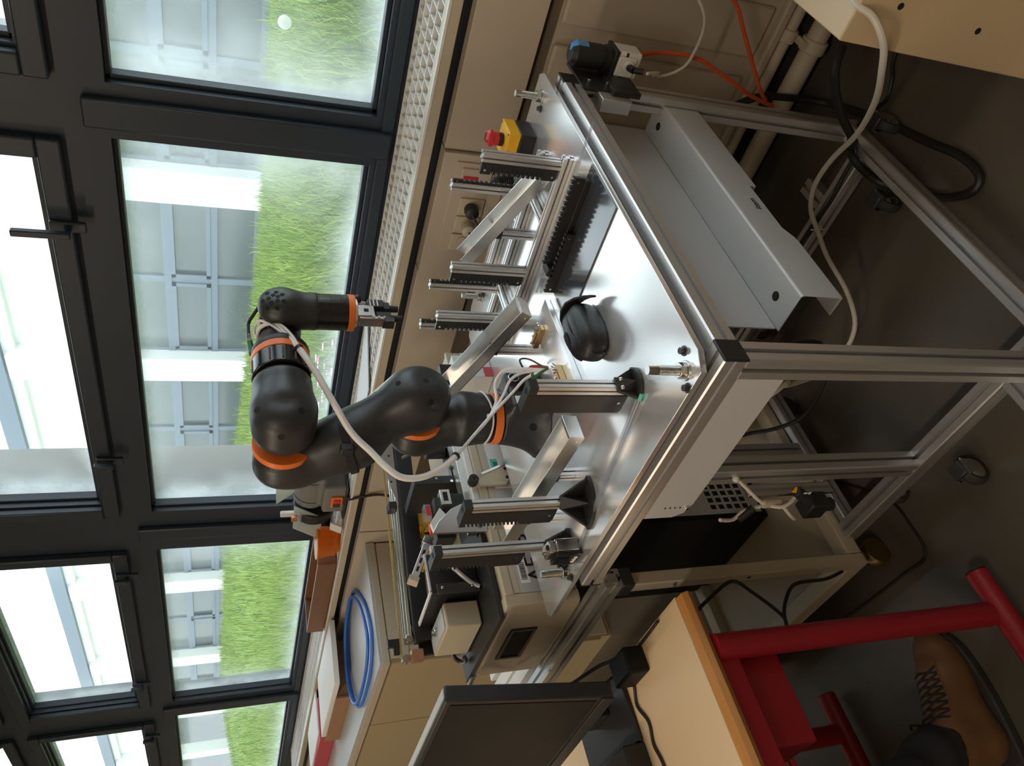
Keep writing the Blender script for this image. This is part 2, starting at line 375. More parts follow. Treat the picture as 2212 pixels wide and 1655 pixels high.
def lever(x, z, up, wi):
    wo = bpy.data.objects['window_%d' % wi]
    h = MB().box(x-.018, x+.018, 2.152, 2.168, z-.05, z+.05)
    ho = h.build('handle_plate', X_['frame'], wo, .004)
    l = MB().cyl((x,2.155,z),(x,2.115,z),.011)
    l.box(x-.011, x+.011, 2.105, 2.125, z-.012, z+.145) if up else l.box(x-.012, x+.012, 2.118, 2.14, z-.015, z+.055)
    l.build('lever', X_['frame'], ho, .004)
lever(-1.61, 2.065, True, 2); lever(-2.77, 2.055, False, 2); lever(-3.69, 2.062, False, 3); lever(-4.96, 2.08, False, 3); lever(-5.82, 2.07, False, 4)
# ---- radiator under the cladding, pipes along the foot of the wall
rd = thing('panel_radiator', 'beige ribbed panel radiator under the window cladding right of the table', 'radiator', (-.2,1.95,.2))
B(-1.75, 1.6, 1.945, 1.97, .17, .83).build('back_panel', X_['beige'], rd, .004)
for k in range(16):
    x = -1.68+k*.2
    B(x, x+.145, 1.928, 1.946, .20, .80).build('rib', X_['beige'], rd, .008, seg=3)
B(-1.75, 1.6, 1.925, 1.96, .145, .172).build('bottom_rail', X_['beige'], rd, .006)
pp = thing('heating_pipes', 'pair of beige heating pipes with collars along the foot of the wall', 'pipe', (-.8,1.9,.08))
MB().cyl((-3.2,1.90,.052),(1.6,1.90,.052),.030).build('pipe', X_['beige'], pp)
MB().cyl((-3.2,1.945,.118),(1.6,1.945,.118),.020).build('pipe', X_['beige'], pp)
for x in (-.60,):
    MB().cyl((x-.018,1.90,.052),(x+.018,1.90,.052),.038).build('collar', X_['beige2'], pp, .003)
    MB().cyl((x-.018,1.945,.118),(x+.018,1.945,.118),.028).build('collar', X_['beige2'], pp, .003)
    B(x-.01, x+.01, 1.88, 2.0, .085, .095).build('bracket', X_['beige2'], pp)
struct('baseboard_window', B(-8, 2.2, 1.985, 2.03, FZ, .06), X_['rubber'])
# ---- wall sockets on the raised board
so = thing('socket_panel', 'beige wall trunking with square white sockets, one carrying a red sticker', 'socket', (-1.24,1.845,.94))
B(-1.36, -1.06, 1.842, 1.848, .86, 1.012).build('cover', X_['beige'], so, .002)
B(-1.155, -1.075, 1.836, 1.842, .905, .995).build('blank_plate', X_['beige'], so, .003)
B(-1.135, -1.098, 1.833, 1.836, .945, .988).build('red_sticker', X_['redpl'], so)
for x in (-1.20,-1.262,-1.325):
    s_ = B(x-.029, x+.029, 1.835, 1.842, .905, .98).build('socket', X_['beige2'], so, .003)
    MB().lathe([(.019,0),(.0225,0),(.0225,.003),(.019,.003)], (x,1.835,.943), (0,-1,0)).build('rim', X_['beige2'], s_)
def plug(name, label, x, z, m, pts):
    t = thing(name, label, 'plug', (x,1.83,z)); MB().lathe([(.019,0),(.021,.012),(.019,.03),(.010,.036)], (x,1.834,z), (0,-1,0)).build('plug_body', m, t)
    MB().tube(pts, .0035).build('cord', X_['cable'], t)
plug('plug', 'black round plug in the right hand wall socket, with its cord', -1.20, .945, X_['blackpl'], [(-1.20,1.80,.945),(-1.22,1.785,.93),(-1.245,1.78,.90),(-1.27,1.775,.86),(-1.28,1.77,.80)])
plug('plug', 'cream plug in the wall socket left of the black plug', -1.262, .943, X_['beige2'], [(-1.262,1.80,.943),(-1.27,1.785,.92),(-1.28,1.78,.88),(-1.29,1.77,.80)])
# ceiling lamps of the room, behind the photographer
def lamp(x, y, label, p):
    t = thing('ceiling_lamp', label, 'lamp', (x,y,3.8))
    B(x-.75, x+.75, y-.14, y+.14, 3.78, 3.85).build('housing', X_['white'], t, .01)
    m = bpy.data.materials.get('lamp_diffuser') or bpy.data.materials.new('lamp_diffuser'); m.use_nodes = True
    bs = m.node_tree.nodes['Principled BSDF']; bs.inputs['Emission Color'].default_value = (*LAMP_COL,1); bs.inputs['Emission Strength'].default_value = 2.0
    B(x-.72, x+.72, y-.12, y+.12, 3.772, 3.781).build('diffuser', m, t)
    l = bpy.data.lights.new('tube_light','AREA'); l.shape = 'RECTANGLE'; l.size = 1.4; l.size_y = .22; l.energy = LAMP_W*p; l.color = LAMP_COL
    o = bpy.data.objects.new('tube_light', l); COL.objects.link(o); o.parent = t; o.location = (0,0,-.04)
for i, (x, y, p) in enumerate(((-5.0,-1.8,1.3),(-2.4,-1.8,1.3),(.2,-1.8,1.0))):
    lamp(x, y, 'long ceiling lamp with warm diffuser, %s of the row behind the desk' % ('left end','middle','right end')[i], p)
# ================================================================ outside
def gz(x, y): return .50+.024*max(0,y-3)+.75*math.exp(-((x+20)/6.5)**2-((y-12.0)/4.0)**2)+.9*math.exp(-((x+31)/7)**2-((y-13.5)/4.0)**2)
gm = MB(); nx, ny = 60, 30
for j in range(ny+1):
    for i in range(nx+1):
        x = -62+66*i/nx; y = 2.4+14.6*j/ny; gm.v.append((x,y,gz(x,y)))
gm.f = [(j*(nx+1)+i, j*(nx+1)+i+1, (j+1)*(nx+1)+i+1, (j+1)*(nx+1)+i) for j in range(ny) for i in range(nx)]
X_['soil'] = mat('lawn_ground', (.15,.24,.035), .9, var=.4, scale=2)
gd = struct('ground_outside', gm, X_['soil'])
def grass(n, seed):
    rg = np.random.default_rng(seed); V = []; F = []; C = []
    y = 2.55+14*rg.random(n)**1.9; ang = np.radians(rg.uniform(3,72,n)); x = -np.tan(ang)*y*1.02+rg.uniform(-.3,.3,n)
    h = rg.uniform(.10,.26,n)*np.where(y < 5, 1.25, 1.0); a = rg.uniform(0,6.28,n); ln = rg.uniform(.0,.7,n); wd = rg.uniform(.0020,.0050,n)*(1+y*.13)
    tall = rg.random(n) < .05; h = np.where(tall, h*1.9, h)
    z = np.array([gz(p,q) for p,q in zip(x,y)]); dx, dy = np.cos(a), np.sin(a); px, py = -dy*wd, dx*wd
    b0 = np.stack([x-px,y-py,z-.02],1); b1 = np.stack([x+px,y+py,z-.02],1)
    m0 = np.stack([x-px*.7+dx*h*ln*.3,y-py*.7+dy*h*ln*.3,z+h*.6],1); m1 = np.stack([x+px*.7+dx*h*ln*.3,y+py*.7+dy*h*ln*.3,z+h*.6],1)
    t = np.stack([x+dx*h*ln,y+dy*h*ln,z+h*(1-.25*ln)],1)
    V = np.stack([b0,b1,m0,m1,t],1).reshape(-1,3); i = np.arange(n)*5
    me = bpy.data.meshes.new('grass'); me.vertices.add(len(V)); me.vertices.foreach_set('co', V.ravel())
    q = np.stack([i,i+1,i+3,i+2],1); tr = np.stack([i+2,i+3,i+4],1)
    me.loops.add(n*7); me.loops.foreach_set('vertex_index', np.concatenate([q.ravel(),tr.ravel()]).astype(np.int32))
    me.polygons.add(2*n); me.polygons.foreach_set('loop_start', np.concatenate([np.arange(n)*4, n*4+np.arange(n)*3]).astype(np.int32))
    me.update(); me.validate(); return me
gmx = bpy.data.materials.new('grass_blades'); gmx.use_nodes = True; nt = gmx.node_tree; bs = nt.nodes['Principled BSDF']; bs.inputs['Roughness'].default_value = .6
gi = nt.nodes.new('ShaderNodeNewGeometry'); rp = nt.nodes.new('ShaderNodeValToRGB'); nt.links.new(gi.outputs['Random Per Island'], rp.inputs[0])
rp.color_ramp.elements[0].color = (.085,.18,.008,1); rp.color_ramp.elements[1].color = (.30,.34,.04,1); e_ = rp.color_ramp.elements.new(.6); e_.color = (.16,.27,.012,1)
nt.links.new(rp.outputs[0], bs.inputs['Base Color'])
gme = grass(150000, 3); gme.materials.append(gmx); go = bpy.data.objects.new('tall_grass', gme); COL.objects.link(go)
tag(go, 'tall unmown green meadow grass outside the windows', 'grass'); go['kind'] = 'stuff'
# pink flowers among the grass
fm = mat('pink_petals', (.75,.35,.5), .6)
for k in range(22):
    y = 4.9+random.uniform(-.5,.5); x = -(.97+random.uniform(-.05,.22))*y; z = gz(x,y)+random.uniform(.14,.30)
    f = MB()
    for a in range(5):
        an = a*1.2566; f.sphere((x+.022*math.cos(an),y+.022*math.sin(an),z), .019, 6, 4, (1,1,.5))
    f.cyl((x,y,gz(x,y)),(x,y,z),.002, n=5)
    tag(f.build('wild_flower', fm), 'small pink wild flower in the grass beyond the large window', 'flower', 'pink flowers in the meadow')
d_ = MB().sphere((-2.056,5.0,1.298), .042, 14, 10)
dd = thing('dandelion_clock', 'round white dandelion clock in the grass outside the right window', 'flower', (-2.056,5.0,gz(-2.056,5.0)))
d_.build('seed_head', glassy('dandelion_fluff', (.9,.9,.88), .5, .6), dd); MB().cyl((-2.056,5.0,gz(-2.056,5.0)),(-2.056,5.0,1.26),.004,n=6).build('stalk', X_['soil'], dd)
# round column close outside the glass
cl = tag(MB().cyl((-4.03,3.0,.3),(-4.03,3.0,5.2),.19,n=40).build('round_column', X_['concrete']), 'grey round concrete column standing just outside the large window', 'column')
# long building across the lawn
bl = thing('school_building', 'long white pavilion with blue grey window frames across the lawn', 'building', (-20,16.3,.8))
B(-66, 4, 16.25, 16.6, .3, 1.0).build('plinth', X_['facade'], bl)
B(-66, 4, 16.25, 16.6, 4.0, 6.7).build('upper_wall', X_['facade'], bl)
B(-66, 4, 19, 19.2, .3, 6.7).build('back_wall', X_['darkglass'], bl)
B(-66, 4, 16.0, 21, 6.7, 6.98).build('roof_slab', X_['facade'], bl)
B(-66, 4, 15.8, 16.0, 6.98, 7.42).build('fascia', X_['bluegrey'], bl)
px_ = [1.05+.0, -4.75, -10.5, -16.3, -22.1, -28.0, -34.4, -40.2, -46, -52]
for x in px_:
    B(x-.42, x+.42, 15.75, 16.3, .4, 6.9).build('pillar', X_['facade'], bl, .02)
for k in range(len(px_)-1):
    x1, x0 = px_[k]-.42, px_[k+1]+.42
    if k >= 7:
        continue
    if k in (5,6):                           # solid wall bays with one low window
        B(x0, x1, 16.25, 16.5, .5, 4.0).build('wall', X_['facade'], bl)
    wf = MB(); n = 2; wdt = (x1-x0)/n
    for j in range(n+1):
        x = x0+j*wdt; wf.box(x-.09, x+.09, 16.12, 16.24, .95, 4.0)
    for z in (.98,1.98,3.05,3.98): wf.box(x0, x1, 16.10, 16.24, z-.08, z+.08)
    for j in range(n):
        xa, xb = x0+j*wdt+.09, x0+(j+1)*wdt-.09
        for z0, z1 in ((2.06,2.97),):        # inner sash
            for q in ((xa,xb,z0,z0+.1),(xa,xb,z1-.1,z1),(xa,xa+.1,z0,z1),(xb-.1,xb,z0,z1)): wf.box(q[0],q[1],16.08,16.12,q[2],q[3])
    wo = wf.build('window', X_['bluegrey'], bl)
    for j in range(n):
        xa, xb = x0+j*wdt+.09, x0+(j+1)*wdt-.09
        for z0, z1 in ((1.06,1.9),(2.06,2.97),(3.13,3.9)): B(xa, xb, 16.18, 16.2, z0, z1).build('pane', X_['darkglass'], wo)
# ================================================================ work table of slotted aluminium bar
ZP = .93                                     # plate top
tb = thing('machine_table', 'work table of slotted aluminium bars with thick aluminium plate top, in the middle', 'table', (-1.05,1.15,FZ))
def bar(name, p0, p1, up=(0,0,1), w_=.044, parent=tb, m='alu'): return MB().sweep_profile(p0, p1, w_, up).build(name, X_[m], parent, angle=25)
def capx(x, y0, y1, z0, z1, s): return B(x, x+s*.005, y0, y1, z0, z1).build('end_cap', X_['blackpl'], tb, .002)
Zr = .886
bar('frame_bar', (-1.335,.705,Zr), (-.672,.705,Zr)); capx(-.672,.682,.728,.863,.909,1); capx(-1.335,.682,.728,.863,.909,-1)
bar('frame_bar', (-1.335,1.578,Zr), (-.672,1.578,Zr)); capx(-.672,1.555,1.601,.863,.909,1)
bar('frame_bar', (-.69,.727,Zr), (-.69,1.556,Zr)); bar('frame_bar', (-1.31,.727,Zr), (-1.31,1.556,Zr))
bar('leg', (-.69,.705,.045), (-.69,.705,.864), (0,1,0)); bar('leg', (-.69,1.576,.089), (-.69,1.576,.864), (0,1,0))
bar('leg', (-1.118,.807,.089), (-1.118,.807,.864), (0,1,0)); bar('leg', (-1.40,1.06,.089), (-1.40,1.06,.70), (0,1,0))
bar('base_rail', (-.687,.727,.067), (-.687,1.60,.067)); bar('base_rail', (-1.42,.807,.067), (-.709,.807,.067))
bar('base_rail', (-1.398,.829,.067), (-1.398,1.60,.067)); bar('base_rail', (-1.376,1.492,.067), (-.709,1.492,.067))
bar('foot_rail', (-.805,.56,.067), (-.805,.785,.067)); bar('foot_rail', (-.87,1.514,.067), (-.87,1.60,.067))
# plate on its levelling bolts, with cut corners
pl = MB().prism([(-1.480,.690,ZP-.011),(-.703,.690,ZP-.011),(-.6855,.722,ZP-.011),(-.6855,1.625,ZP-.011),(-.70,1.652,ZP-.011),(-1.42,1.652,ZP-.011),(-1.493,1.60,ZP-.011),(-1.493,.700,ZP-.011)], (0,0,.011))
plate = pl.build('plate', X_['plate'], tb, .0007)
def lev_bolt(x, y, zt, n):
    b = MB(); b.cyl((x,y,.908),(x,y,zt-.012),.0078,n=18)
    for k in range(16): b.cyl((x,y,ZP+.015+k*.0022),(x,y,ZP+.0161+k*.0022),.0078,.0083,n=18)
    b.cyl((x,y,zt-.013),(x,y,zt),.0078,.0072,n=18)
    bo = b.build('levelling_bolt', X_['steel'], tb); MB().cyl((x,y,ZP),(x,y,ZP+.0025),.0165).build('washer', X_['steel'], bo, .0006)
    MB().cyl((x,y,ZP+.0025),(x,y,ZP+.014),.0135,n=6).build('nut', X_['steel'], bo, .001)
lev_bolt(-.732,.722,.998,0); lev_bolt(-.732,1.603,.994,1); lev_bolt(-1.338,.718,.99,2); lev_bolt(-1.333,1.598,.988,3)
def screw(x, y, par=tb, z=ZP, r=.0055, h=.009, nm='hex_screw'):
    b = MB().cyl((x,y,z),(x,y,z+.0018),r*1.55).cyl((x,y,z+.0018),(x,y,z+h),r).build(nm, X_['dark'], par, .0006)
    MB().cyl((x,y,z+h-.001),(x,y,z+h+.0002),r*.55,n=6).build('socket', X_['blackpl'], b)
for x, y in ((-.713,.747),(-.745,.697),(-.752,1.585),(-1.323,.697),(-1.352,.742),(-1.315,1.585),(-1.17,1.02)): screw(x, y)
# sheet metal under the plate
MB().prism([(-.72,.699,.757),(-1.075,.699,.757),(-1.105,.699,.765),(-1.118,.699,.785),(-1.118,.699,.864),(-.72,.699,.864)], (0,.003,0)).build('side_sheet', X_['grey'], tb)
for k in range(4): MB().cyl((-1.085,.6985,.815-k*.011),(-1.085,.6995,.815-k*.011),.0022,n=10).build('hole', X_['lit'], tb)
MB().cyl((-1.085,.694,.768),(-1.085,.700,.768),.004,n=12).build('screw', X_['steel'], tb, .001)
B(-.778,-.775,.88,1.60,.643,.864).build('back_sheet', X_['grey'], tb)
B(-.98,-.78,1.59,1.594,.63,.84).build('end_sheet', X_['grey'], tb, .002)
# the bent channel with two holes and a cut-out (a U open to the back), with its small lettering
ch = MB(); t_ = .0022; XR = -.688
def strip(poly, thick): ch.prism(poly, thick)
y0, y1 = .872, 1.595
r = .006; arc = [(XR-r+r*math.cos(a), .642-r+r*math.sin(a)) for a in np.linspace(0, math.pi/2, 5)]
sec = [(XR,.566)]+arc+[(-.775,.642),(-.775,.642-t_)]+[(x-t_*.7,z-t_*.7) for x, z in arc[::-1]]+[(XR-t_,.566)]
ch.prism([(x,y0,z) for x,z in sec], (0,y1-y0,0))
# lower part of the side face, notched in the middle
ch.box(XR-t_, XR, y0, 1.055, .552, .566); ch.box(XR-t_, XR, 1.235, y1, .552, .566); 
ch.prism([(XR,1.055,.566),(XR,1.055,.552),(XR,1.085,.566)], (-t_,0,0))
ch.box(-.73, XR, y0, 1.045, .550, .5525); ch.box(-.73, XR, 1.235, y1, .550, .5525)
cho = ch.build('sheet_channel', X_['grey'], tb, angle=50)
for y in (.925,1.545): MB().cyl((-.735,y,.6421),(-.735,y,.6427),.0095,n=24).build('hole', X_['lit'], cho)
text('lettering', 'item', X_['lit'], cho, frame_m((XR+.0003,1.145,.582),(0,1,0),(0,0,1)), .022)
B(-.775,-.70,.90,.93,.58,.636).build('cable_clamp', X_['blackpl'], tb, .003)
# castors
def castor(x, y, lab=None):
    c = B(x-.018,x+.018,y-.018,y+.018,.035,.046).build('castor', X_['dark'], tb, .002)
    MB().lathe([(.012,-.012),(.034,-.012),(.038,-.006),(.038,.006),(.034,.012),(.012,.012)], (x,y,FZ+.038), (1,0,0)).build('wheel', X_['rubber'], c)
    MB().lathe([(.0,-.018),(.020,-.016),(.026,-.012),(.026,.012),(.020,.016),(.0,.018)], (x,y,FZ+.038), (1,0,0)).build('hub', X_['chrome'], c)
    MB().prism([(x-.021,y-.022,.036),(x-.021,y+.022,.036),(x-.021,y+.008,-.012),(x-.021,y-.008,-.012)],(.004,0,0)).prism([(x+.017,y-.022,.036),(x+.017,y+.022,.036),(x+.017,y+.008,-.012),(x+.017,y-.008,-.012)],(.004,0,0)).build('fork', X_['steel'], c)
for x, y in ((-.78,1.40),(-.64,1.55),(-1.27,.835),(-1.06,.74),(-1.355,1.53)): castor(x, y)
# ---------------------------------------------------------------- on the plate: emergency stop
es = thing('emergency_stop', 'yellow and black emergency stop box with red mushroom button', 'button', (-.845,1.592,ZP))
ex0, ex1, ey0, ey1 = -.880,-.808,1.555,1.628
B(ex0,ex1,ey0,ey1,ZP+.0002,.968).build('lower_box', X_['blackpl'], es, .003); B(ex0,ex1,ey0,ey1,.968,.998).build('cover', X_['yellow'], es, .003)
MB().cyl((-.844,1.592,.998),(-.844,1.592,1.012),.0155).build('collar', X_['blackpl'], es, .001)
MB().lathe([(.0,1.038),(.016,1.037),(.0195,1.033),(.0195,1.026),(.016,1.022),(.0155,1.010),(.0,1.010)][::-1], (-.844,1.592,0)).build('mushroom_button', X_['redpl'], es)
MB().tube([(-.844+.011*math.cos(a),1.592+.011*math.sin(a),1.0385) for a in np.linspace(.5,4.6,12)],.0012,n=5).build('arrow_ring', X_['red'], es)
for x, y in ((-.874,1.561),(-.814,1.561),(-.874,1.622),(-.814,1.622)): MB().cyl((x,y,.998),(x,y,.9995),.003,n=10).build('cover_screw', X_['steel'], es)
# coiled cord of the emergency stop
hx = [( -.93+.012*math.cos(t*2*math.pi), 1.56+.012*math.sin(t*2*math.pi)-.002*t, .955+.0062*t) for t in np.linspace(0,9,80)]
tag(MB().tube([(-.885,1.59,.945),(-.90,1.58,.944)]+hx, .003, n=6, sub=1).build('coiled_cord', X_['cable']), 'black coiled cord behind the post beside the emergency stop', 'cord')
# ---------------------------------------------------------------- posts with toothed strips on a low bar frame
fx = thing('post_fixture', 'low frame of thin aluminium bars carrying six upright posts, right back of the plate', 'fixture', (-1.0,1.45,ZP))
def fb(p0, p1): return MB().sweep_profile(p0, p1, .020).build('base_bar', X_['alu'], fx, angle=25)
zb = ZP+.0102
fb((-.735,1.346,zb),(-1.30,1.346,zb)); fb((-.80,1.475,zb),(-1.30,1.475,zb)); fb((-.90,1.357,zb),(-.90,1.465,zb)); fb((-1.19,1.357,zb),(-1.19,1.465,zb)); fb((-.905,1.575,zb),(-1.29,1.575,zb)); fb((-.99,1.485,zb),(-.99,1.565,zb))
def toothed(x, y, z0, z1, s, parent, wid=.030, teeth=True, n=11, face='y'):
    # strip in the xz plane: plain edge at the post, teeth at the free edge
    xa, xb = x, x+s*wid; P = [(xa,z0),(xa,z1),(xb,z1)]; L = z1-z0; a, b = z1-.13*L, z0+.16*L; d = (a-b)/n
    if teeth:
        for k in range(n):
            zt = a-k*d; P += [(xb,zt),(xb-s*min(.007,wid*.55),zt-.12*d),(xb-s*min(.007,wid*.55),zt-.5*d),(xb,zt-.55*d)]
    P += [(xb,z0+.02*L),(xb-s*.006,z0)]
    st = MB().prism([(p,y-.0105,q) for p, q in P], (0,.007,0)).build('toothed_strip', X_['blackpl'], parent)
    for zz in (z1-.05*L, z0+.06*L): MB().cyl((xa+s*wid*.62,y-.0118,zz),(xa+s*wid*.62,y-.0104,zz),.0028 if wid > .02 else .0015,n=12).build('screw', X_['steel'], st)
    if teeth:
        for k in range(n):
            zt = a-k*d-.3*d; B(xb-s*(.018 if wid > .02 else .006), xb-s*.002, y-.0112, y-.0104, zt-.0008, zt+.0008).build('groove', X_['lit'], st)
    return st
def post(x, y, z0, z1, s, parent, name='post', strip=True, n=11, drop=0):
    p = MB().sweep_profile((x,y,z0),(x,y,z1),.020,(0,1,0)).build(name, X_['alu'], parent, angle=25)
    if strip: toothed(x+s*.010, y+(.006 if s > 0 else 0), z0+.002+drop, z1-.001, s, p, n=n, wid=.026 if s < 0 else .006)
    return p
Z1 = ZP+.0205
post(-.757,1.352,Z1,1.122,-1,fx); post(-1.038,1.343,Z1,1.129,-1,fx); post(-1.186,1.342,Z1,1.134,-1,fx)
post(-.905,1.472,Z1,1.133,1,fx); post(-1.197,1.472,Z1,1.128,1,fx); post(-1.29,1.425,Z1-.0,1.143,1,fx)
# ---------------------------------------------------------------- sloping open channels (gravity chutes)
def chute(label, y0, y1, xl, zl, xh, zh, dep, feet):
    t = thing('part_chute', label, 'chute', ((xl+xh)/2,(y0+y1)/2,ZP), 'sloping aluminium part chutes')
    d = Vector((xh-xl,0,zh-zl)).normalized(); n = Vector((-d.z,0,d.x)); n = n if n.z < 0 else -n; th = .002
    a, b = Vector((xl,0,zl)), Vector((xh,0,zh))
    def slab(o0, o1, ya, yb):                # between offsets along n
        P = [a+n*o0, b+n*o0, b+n*o1, a+n*o1]; return MB().prism([(p.x,ya,p.z) for p in P], (0,yb-ya,0))
    slab(dep-th, dep, y0, y1).build('floor_strip', X_['raw'], t); slab(0, dep, y0, y0+th).build('side_wall', X_['raw'], t, .0004); slab(0, dep, y1-th, y1).build('side_wall', X_['raw'], t, .0004)
    P = [a, a+d*.007, a+d*.007+n*dep, a+n*dep]; MB().prism([(p.x,y0-.001,p.z) for p in P],(0,y1-y0+.002,0)).build('end_plate', X_['raw'], t, .0006)
    q = a+d*.014+n*dep*.75; MB().cyl((q.x,y0-.0016,q.z),(q.x,y0-.0002,q.z),.0028,n=12).build('screw', X_['steel'], t)
    for x in feet:
        f = (x-xl)/(xh-xl); zz = zl+(zh-zl)*f+n.z*dep-abs(n.x)*dep*abs((zh-zl)/(xh-xl)); yc = (y0+y1)/2
        zz = zl+(zh-zl)*f-dep/abs(d.x)
        if zz-ZP > .03:
            MB().sweep_profile((x,yc,ZP+.0002),(x,yc,zz-.016),.020,(0,1,0)).build('support', X_['alu'], t, angle=25)
            MB().prism([(x-.010,yc-.012,zz-.018),(x+.010,yc-.012,zz-.018),(x+.010,yc-.012,zz-.0-.0*abs(d.z)),(x-.010,yc-.012,zz+.0)],(0,.024,0)).build('joint', X_['blackpl'], t, .001)
        else:
            MB().sweep_profile((x,yc,ZP+.0002),(x,yc,zz-.001),.020,(0,1,0)).build('support', X_['alu'], t, angle=25)
    return t
chute('sloping aluminium chute whose upper end stands by the right hand posts', 1.400,1.445,-.812,.962,-1.062,1.092,.030,[-.99])
chute('sloping aluminium chute pointing at the leather pouch, before the robot', 1.215,1.270,-1.052,.985,-1.325,1.110,.030,[-1.197])
chute('sloping aluminium chute left of the robot foot, between black footed posts', .825,.880,-1.020,.999,-1.41,1.040,.032,[-1.175,-1.33])
# ---------------------------------------------------------------- single posts on black fan-shaped feet
def foot(x, y, ang, t, rr=.062, h=.055, wide=1.05):
    ca, sa = math.cos(ang), math.sin(ang); pts = []
    for k in range(13):
        a = ang-wide+2*wide*k/12; pts += [(x+rr*math.cos(a),y+rr*math.sin(a),ZP+.0003),(x+rr*math.cos(a),y+rr*math.sin(a),ZP+.007)]
    bs = MB().hull(pts+[(x-sa*.014,y+ca*.014,ZP+.0003),(x+sa*.014,y-ca*.014,ZP+.0003),(x-sa*.014,y+ca*.014,ZP+.007),(x+sa*.014,y-ca*.014,ZP+.007)])
    fo = bs.build('foot', X_['blackpl'], t, .002)
    for s in (-1,1):                         # two gussets, a recess between them
        a = ang+s*wide*.93; e = (x+rr*.93*math.cos(a),y+rr*.93*math.sin(a)); b0 = (x-s*sa*.011+ca*.008,y+s*ca*.011+sa*.008)
        n_ = Vector((-(e[1]-b0[1]),e[0]-b0[0],0)).normalized()*.003
        MB().prism([(b0[0]-n_.x,b0[1]-n_.y,ZP+.007),(e[0]-n_.x,e[1]-n_.y,ZP+.007),(b0[0]-n_.x,b0[1]-n_.y,ZP+h)],(n_.x*2,n_.y*2,0)).build('gusset', X_['blackpl'], fo, .001)
    MB().hull([(x+ca*.009-sa*.013,y+sa*.009+ca*.013,ZP+.007),(x+ca*.009+sa*.013,y+sa*.009-ca*.013,ZP+.007),(x+ca*.009-sa*.013,y+sa*.009+ca*.013,ZP+h),(x+ca*.009+sa*.013,y+sa*.009-ca*.013,ZP+h),
               (x+ca*.014-sa*.013,y+sa*.014+ca*.013,ZP+h),(x+ca*.014+sa*.013,y+sa*.014-ca*.013,ZP+h),(x+ca*rr*.72,y+sa*rr*.72,ZP+.007)]).build('web', X_['blackpl'], fo)
    for s in (-1,1):
        q = (x+ca*.0155-s*sa*.008,y+sa*.0155+s*ca*.008,ZP+h-.010); MB().sphere(q,.0042,12,8).build('screw', X_['steel'], fo)
def lone_post(label, x, y, z1, ang, comb, drop, plain=False, **kw):
    t = thing('fixture_post', label, 'post', (x,y,ZP), 'single posts with black toothed strips')
    MB().sweep_profile((x,y,ZP+.0075),(x,y,z1-.016),.020,(0,1,0)).build('post', X_['alu'], t, angle=25)
    foot(x, y, ang, t, **kw)
    xa = x-.0105; P0, P1 = ZP+drop, z1; L = P1-P0
    # black strip beside the post, its head reaching over the top with a round hole
    P = [(xa,P0),(xa,P1),(xa-.044,P1)]
    if not plain:
        a, b = P1-.07*L, P0+.34*L; d = (a-b)/14
        for k in range(14):
            zt = a-k*d; P += [(xa-.044,zt),(xa-.034,zt+.25*d),(xa-.034,zt-.15*d),(xa-.044,zt-.5*d)]
    P += [(xa-.044,P0+.02*L),(xa-.036,P0)]
    st = MB().prism([(p,y-.011,q) for p,q in P],(0,.022,0)).build('toothed_strip', X_['blackpl'], t)
    B(xa, x+.008, y-.011, y+.011, z1-.016, z1).build('head', X_['blackpl'], st, .0006)
    MB().cyl((x-.010,y,z1-.0002),(x-.010,y,z1+.0006),.0055,n=20).build('hole', X_['lit'], st)
    MB().cyl((xa-.018,y-.0122,P0+.012),(xa-.018,y-.0108,P0+.012),.003,n=12).build('screw', X_['steel'], st)
    return t
lone_post('aluminium post with plain black strip leaning over the robot cable inlet', -.868,.812,1.132,-.25,True,.012,plain=True,rr=.036,h=.042,wide=1.2)
lone_post('aluminium post with toothed black strip on a big black fan foot, left of the robot', -1.175,.785,1.180,-.70,True,.055)
lone_post('aluminium post with toothed black strip behind the small display sensor', -1.318,.775,1.212,-.9,True,.085,rr=.05,h=.045)
# small sensor with display
t = thing('flow_sensor', 'small steel and black digital display sensor standing at the left post foot', 'sensor', (-1.262,.728,ZP))
xf = rotm((-1.262,.728,.962),'Z',-8)
MB().box(-1.285,-1.240,.716,.745,.934,.984,xf).build('housing', X_['steel'], t, .003); MB().box(-1.287,-1.238,.706,.716,.932,.986,xf).build('front', X_['gloss'], t, .002)
MB().box(-1.279,-1.252,.7052,.706,.955,.978,xf).build('display', X_['screen'], t); 
for x, z in ((-1.272,.943),(-1.262,.943),(-1.251,.943)): MB().lathe([(.0028,0),(.0042,0),(.0042,.001),(.0028,.001)], xf@Vector((x,.706,z)), (0,-1,0), 14).build('button', X_['white'], t)
MB().box(-1.282,-1.243,.716,.742,.984,.998,xf).build('port_block', X_['steel'], t, .002); MB().cyl((-1.252,.729,.996),(-1.252,.729,1.0),.006).build('port', X_['lit'], t)
MB().cyl((-1.272,.729,.996),(-1.272,.729,1.002),.0045).build('port_screw', X_['steel'], t)
